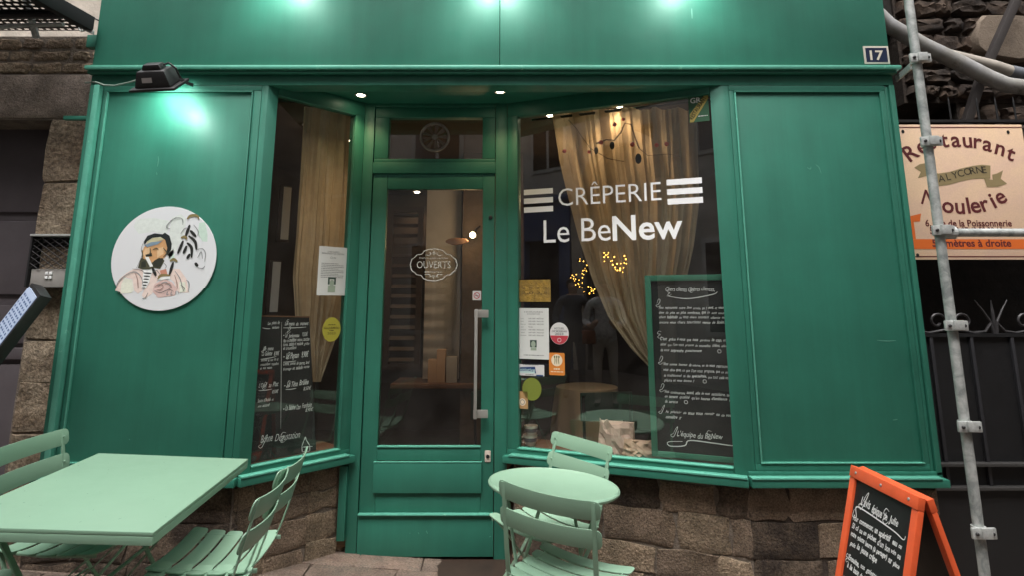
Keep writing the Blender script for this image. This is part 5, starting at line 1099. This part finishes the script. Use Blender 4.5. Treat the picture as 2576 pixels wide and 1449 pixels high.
masonry(lw, fl_, -4.4, -2.56, [2.99, 3.075, 3.15, 3.235], (.12, .34), [GR, GR, STONE], gap=.016, dep=.010, jit=.022, kk=.22, bv_=.008)
dd = box('door', DOORG, lw, -6, xj+.02, .34, .40, -.1, 2.70)
def dpan(u0, v0, u1, v1, d=.018, bv=.006):
    a, b = P(u0, v0, .33), P(u1, v1, .33); box('door_panel', DOORG, dd, max(-6, a.x), b.x, .34-d, .345, b.z, a.z, bv)
dpan(-600, 322, 128, 533); dpan(-600, 556, 104, 742); dpan(-600, 770, 84, 865); dpan(-600, 876, 72, 905, .03); dpan(-600, 918, 50, 1300)
# meter box
mq0, mq1 = P(97, 590, .05), P(166, 722, .05)
ib = thing('intercom_box', 'pale intercom plate under a wire mesh box beside the grey door', 'intercom', (mq0.x+.1, .08, mq1.z))
MX0, MX1, MZ0, MZ1 = mq0.x, -2.50, mq1.z, mq0.z
zs_ = P(120, 676, .05).z
box('top_plate', GALVC, ib, MX0-.01, MX1, -.0, .11, MZ1-.012, MZ1, .002)
box('back_plate', BLACK, ib, MX0, MX1, .085, .10, MZ0, MZ1-.012)
box('stone_insert', GR, ib, MX0+.03, MX1, .05, .085, zs_, MZ1-.07)
fpz = box('face_plate', mat('face_plate', (.33, .31, .29), .5, var=.15), ib, MX0+.012, MX1, .02, .06, MZ0, zs_, .004)
for i in (0, 1):
    for j in (0, 1): box('button', WHITE, fpz, MX0+.098+i*.024, MX0+.113+i*.024, .012, .02, MZ0+.048+j*.024, MZ0+.064+j*.024, .002)
wm = MB(); st = .052
for k in range(-8, 12):
    for sg_ in (1, -1):
        pts = []
        x0 = MX0+k*st
        # diagonal wire clipped to the box
        for t_ in range(0, 33):
            x = (x0+t_*.0125) if sg_ > 0 else (MX1-k*st-t_*.0125); z = zs_+t_*.0085
            if MX0 <= x <= MX1 and zs_ <= z <= MZ1-.012: pts.append((x, .012+(.002 if sg_ > 0 else 0), z))
        if len(pts) > 1: wm.tube([pts[0], pts[-1]], .0022, 5)
wm.build('wire_mesh', BLKP, ib); box('side_rail', BLKP, ib, MX0-.006, MX0+.004, .005, .1, MZ0, MZ1-.012)
# lit menu case on a slant, cut by the frame
A_, B_ = P(84, 735, -.25), P(-60, 920, -.25)
ax = (B_-A_).normalized(); nrm = Vector((-.45, -.82, .10)); nrm = (nrm-ax*nrm.dot(ax)).normalized(); sd_ = nrm.cross(ax).normalized()
Mm = Matrix((ax, sd_, nrm)).transposed().to_4x4(); Mm.translation = A_; Lm = 1.0
hw_ = .062
mc = thing('menu_case', 'black slanting menu case with a lit white menu at the left edge', 'menu case', A_)
MB().box(-.02, Lm, -hw_-.012, hw_+.012, -.06, -.0, M=Mm).build('case', BLKP, mc, .004)
MB().box(0, Lm-.02, -hw_, hw_, .0005, .004, M=Mm).build('lit_sheet', LCDW, mc)
mb = MB(); rr = random.Random(2)
for i in range(38):
    for j in range(5):
        yy_ = -hw_+.008+j*.023; xx_ = .035+i*.024
        poly2(mb, off(Mm, .0046), [(xx_, yy_), (xx_+.012, yy_), (xx_+.012, yy_+rr.uniform(.008, .018)), (xx_, yy_+rr.uniform(.008, .018))])
mb.build('printed_text', mat('lit_ink', (.06, .10, .20), .6), mc)
# scaffold platform at the upper left
sf_ = thing('scaffold_platform', 'dark scaffold platform with perforated deck and braces at the upper left', 'scaffold', (-3.2, -.3, 3.28))
zd = 3.275
mb = MB(); c_ = .045
for i in range(44):
    for j in range(11):
        x0, y0 = -2.66-(i+1)*c_, .10-(j+1)*c_
        if j in (5, 11): mb.face([(x0, y0, zd), (x0+c_, y0, zd), (x0+c_, y0+c_, zd), (x0, y0+c_, zd)]); continue
        o4 = [(x0, y0), (x0+c_, y0), (x0+c_, y0+c_), (x0, y0+c_)]; h = .012; cx, cy = x0+c_/2+(.008 if j % 2 else -.004), y0+c_/2
        i4 = [(cx-h, cy-h*.7), (cx+h, cy-h*.7), (cx+h, cy+h*.7), (cx-h, cy+h*.7)]
        O = [mb.bm.verts.new((a, b, zd)) for a, b in o4]; I = [mb.bm.verts.new((a, b, zd)) for a, b in i4]
        for k in range(4): mb.bm.faces.new((O[k], O[(k+1) % 4], I[(k+1) % 4], I[k]))
mb.build('perforated_deck', BLACK, sf_, recalc=False)
MB().bar([P(232, 62, -.05), P(120, 0, -.25), P(60, -35, -.4)], .09, .05, (0, 0, 1)).build('beam', BLACK, sf_, .003)
MB().bar([P(92, 95, .02), P(66, 0, -.1), P(55, -60, -.15)], .035, .02, (1, 0, 0)).build('brace', GALV, sf_, .002)
for yj in (-.14, -.38): MB().tube([(-4.6, yj, zd-.02), (-2.66, yj, zd-.02)], .02, 10).build('ledger', BLKP, sf_)
bq = P(60, 66, -.1); MB().tube([P(0, 68, -.1), P(60, 62, -.1), P(160, 60, -.12)], .012, 10).build('brace', GALV, sf_)
ch_ = thing('scaffold_clip', 'small grey metal clip hanging beside the fascia at the upper left', 'clip', P(222, 73, -.05))
Mc = wall(-.06).M(0, 0, 0); c = P(223, 73, -.06)
q0, q1 = P(207, 70, -.06), P(236, 80, -.06)
MB().tube([q0+Vector((.017*math.cos(a), 0, .017*math.sin(a))) for a in [k*2*math.pi/14 for k in range(14)]], .006, 7, closed=True).build('eye', GALVC, ch_, smooth=True); MB().bar([q0+Vector((.015, 0, 0)), q1], .03, .012, (0, 0, 1)).build('shank', GALVC, ch_, .003)
o = MB().tube([P(212, 55, -.03), P(222, 46, -.03), P(235, 44, -.02), P(248, 50, -.02)], .005, 7).build('cable', BLKP, None, smooth=True); tag(o, 'black cable looping into the upper left fascia edge', 'cable')

# ------------------------------------------------------------------ wall above and the street opposite
GRU = mat('upper_granite', (.20, .16, .125), .9, bump=.8, bscale=20, var=.4, vscale=2)
setting('upper_facade', GRU, -2.5, 2.3, .16, .5, 3.06, 10)
OPP = mat('opposite_render', (.48, .44, .40), .9, var=.25, vscale=1, bump=.3, bscale=20)
BLU = mat('slate_blue_paint', (.06, .09, .19), .5, var=.2)
ob = thing('house_opposite', 'tall rendered house across the street with an arched doorway and blue shopfront', 'building', (0, -6.8, 0))
yo = -6.6
def ob_box(n, m, x0, x1, z0, z1, d, par=ob, bv=.01): return box(n, m, par, x0, x1, yo-.3, yo+d, z0, z1, bv)
holes = []
for a in ((-14, -8.2, -.8, 11), (-4.5, -4.4, -.8, 11), (-2.75, 14, -.8, 11)): ob_box('wall', OPP, *a, 0.0)
ob_box('wall', OPP, -8.2, -4.5, 3.7, 11, 0.0); ob_box('wall', OPP, -4.4, -2.75, 5.0, 11, 0.0)
WD = mat('dark_opening', (.02, .02, .024), .2)
ob_box('door', WD, -4.4, -2.75, -.8, 5.0, -.2)
mb = MB(); cx, rz_ = -3.575, .82
pts = [(cx+rz_*math.cos(a), 3.9+rz_*math.sin(a)) for a in [k*math.pi/20 for k in range(21)]]; pto = [(cx+(rz_+.28)*math.cos(a), 3.9+(rz_+.28)*math.sin(a)) for a in [k*math.pi/20 for k in range(21)]]
for k in range(20):
    st_ = MB(); q = [pts[k], pto[k], pto[k+1], pts[k+1]]; st_.prism([(a, yo+.10, b) for a, b in q], (0, -.3, 0)); 
    if k % 2 == 0: st_.build('arch_stone', mat('arch_stone', (.42, .36, .29), .9, bump=.5, objvar=.12) if k == 0 else MATS['arch_stone'], ob, .01)
    else: st_.build('arch_stone', MATS['arch_stone'], ob, .004)
for x0 in (-4.68, -2.75):
    for k in range(9): box('quoin', MATS['arch_stone'], ob, x0, x0+.28, yo-.2, yo+.10, -.6+k*.5, -.11+k*.5, .01)
s2 = ob_box('shop_front', BLU, -8.2, -4.7, 2.9, 3.7, .14); ob_box('cornice', BLU, -8.3, -4.65, 3.7, 3.82, .25)
for x in (-7.9, -6.9, -6.2, -5.0): ob_box('pilaster', BLU, x, x+.28, -.8, 2.9, .12)
ob_box('shop_window', WD, -7.92, -5.0, -.1, 2.9, -.05); ob_box('stall_riser', BLU, -8.2, -4.72, -.8, .3, .06)
for x in (-7.6, -5.8, -1.9, .1, 2.1, 4.1):
    for z in (4.4,) if x < -5 else (1.0, 4.2):
        w_ = ob_box('window', mat('win_white%d%d' % (x*10, z*10), (.45, .44, .42), .5), x, x+1.0, z, z+1.7, .04); box('pane', WD, w_, x+.08, x+.92, yo+.03, yo+.05, z+.08, z+1.62); box('glazing_bar', MATS['win_white%d%d' % (x*10, z*10)], w_, x+.47, x+.53, yo+.045, yo+.06, z+.08, z+1.62)
setting('street_light_block_left', GRU, -8.4, -8.0, -7, 2, -1, 9)  # unseen end walls, added to cut low light coming along the street
setting('street_light_block_right', GRU, 8.0, 8.4, -7, 2, -1, 9)

# ------------------------------------------------------------------ two passers-by behind the viewpoint (they show only in the glass)
def person(x, y, look, label, cj, cp, chair_, arm_bent):
    rz = math.atan2(look[1]-y, look[0]-x)-math.pi/2
    t = thing('person', label, 'person', (x, y, gz(x, y)), rz); M = Matrix.Translation((x, y, gz(x, y))) @ Matrix.Rotation(rz, 4, 'Z')
    V = [(0, 0, .95), (0, 0, 1.12), (0, .0, 1.30), (0, -.01, 1.43), (0, .0, 1.50), (0, .015, 1.60), (0, .01, 1.70)]
    rd = [.155, .15, .165, .11, .055, .088, .075]; Eg = [(0, 1), (1, 2), (2, 3), (3, 4), (4, 5), (5, 6)]
    for s in (-1, 1):
        b = len(V); V += [(s*.10, 0, .88), (s*.11, .01, .48), (s*.12, -.01, .09), (s*.13, .12, .045)]; rd += [.095, .062, .045, .04]; Eg += [(0, b), (b, b+1), (b+1, b+2), (b+2, b+3)]
        b = len(V); V += [(s*.19, 0, 1.40), (s*.27, -.02, 1.15)]+([(s*.17, .20, 1.08), (s*.08, .26, 1.18)] if arm_bent else [(s*.22, .14, 1.0), (s*.15, .2, 1.04)]); rd += [.07, .058, .045, .032]; Eg += [(3, b), (b, b+1), (b+1, b+2), (b+2, b+3)]
    me = bpy.data.meshes.new('body'); me.from_pydata([Vector(v) for v in V], Eg, []); o = bpy.data.objects.new('body', me); COL.objects.link(o)
    sk = o.modifiers.new('s', 'SKIN'); ss = o.modifiers.new('ss', 'SUBSURF'); ss.levels = 2
    for i, r in enumerate(rd): me.skin_vertices[0].data[i].radius = (r, r*(.72 if i in (0, 1, 2) else 1)); me.skin_vertices[0].data[i].use_root = (i == 0)
    dg = bpy.context.evaluated_depsgraph_get(); nm = bpy.data.meshes.new_from_object(o.evaluated_get(dg)); bpy.data.objects.remove(o)
    nm.transform(M); Mi = M.inverted(); nm.name = 'body'
    for m in (cj, cp, MATS['skin'], MATS['shoe']): nm.materials.append(m)
    for p in nm.polygons:
        c = Mi @ p.center; p.use_smooth = True
        p.material_index = 3 if c.z < .08 else (1 if c.z < .90 and abs(c.x) < .22 and c.y < .13 else (2 if c.z > 1.49 or (c.y > .17 and arm_bent) or c.y > .16 else 0))
    link('body', nm, t)
    h = MB(); bmesh.ops.create_icosphere(h.bm, subdivisions=2, radius=.115, matrix=M @ Matrix.Translation((0, -.02, 1.665)) @ Matrix.Diagonal((.92, 1, 1.05, 1)))
    for v in h.bm.verts:
        c = Mi @ v.co
        if c.y > .05 and c.z < 1.70: v.co = M @ Vector((c.x*.8, .02, c.z))
    h.build('hair', chair_, t, smooth=True); return M
mat('skin', (.45, .26, .18), .6); mat('shoe', (.03, .03, .03), .5)
JK = mat('speckled_jacket', (.42, .41, .41), .9, col2='#dad6d4', vscale=18, var=.3); JD = mat('dark_coat', (.09, .095, .11), .9); JN = mat('grey_trousers', (.42, .36, .32), .9); HR = mat('brown_hair', (.05, .03, .02), .7)
M1 = person(-2.1, -3.75, (.3, .3), 'person in a speckled grey jacket and pale trousers reflected in the wide window', JK, JN, HR, True)
M2_ = person(-2.75, -3.9, (.2, .3), 'person in a dark coat reflected at the left of the wide window', JD, JD, HR, False)
o = MB().box(-.30, -.12, .12, .22, .86, 1.04, M=M1).build('shoulder_bag', mat('brown_leather', (.22, .07, .03), .5), None, .02); tag(o, 'brown leather bag held by the person in the speckled jacket', 'bag')

# small print and handwriting: joined strokes too small to pick apart
for o in list(bpy.data.objects):
    if o.type == 'MESH' and o.name.split('.')[0] in ('handwriting', 'printed_text', 'etched_lettering'): o['kind'] = 'stuff'
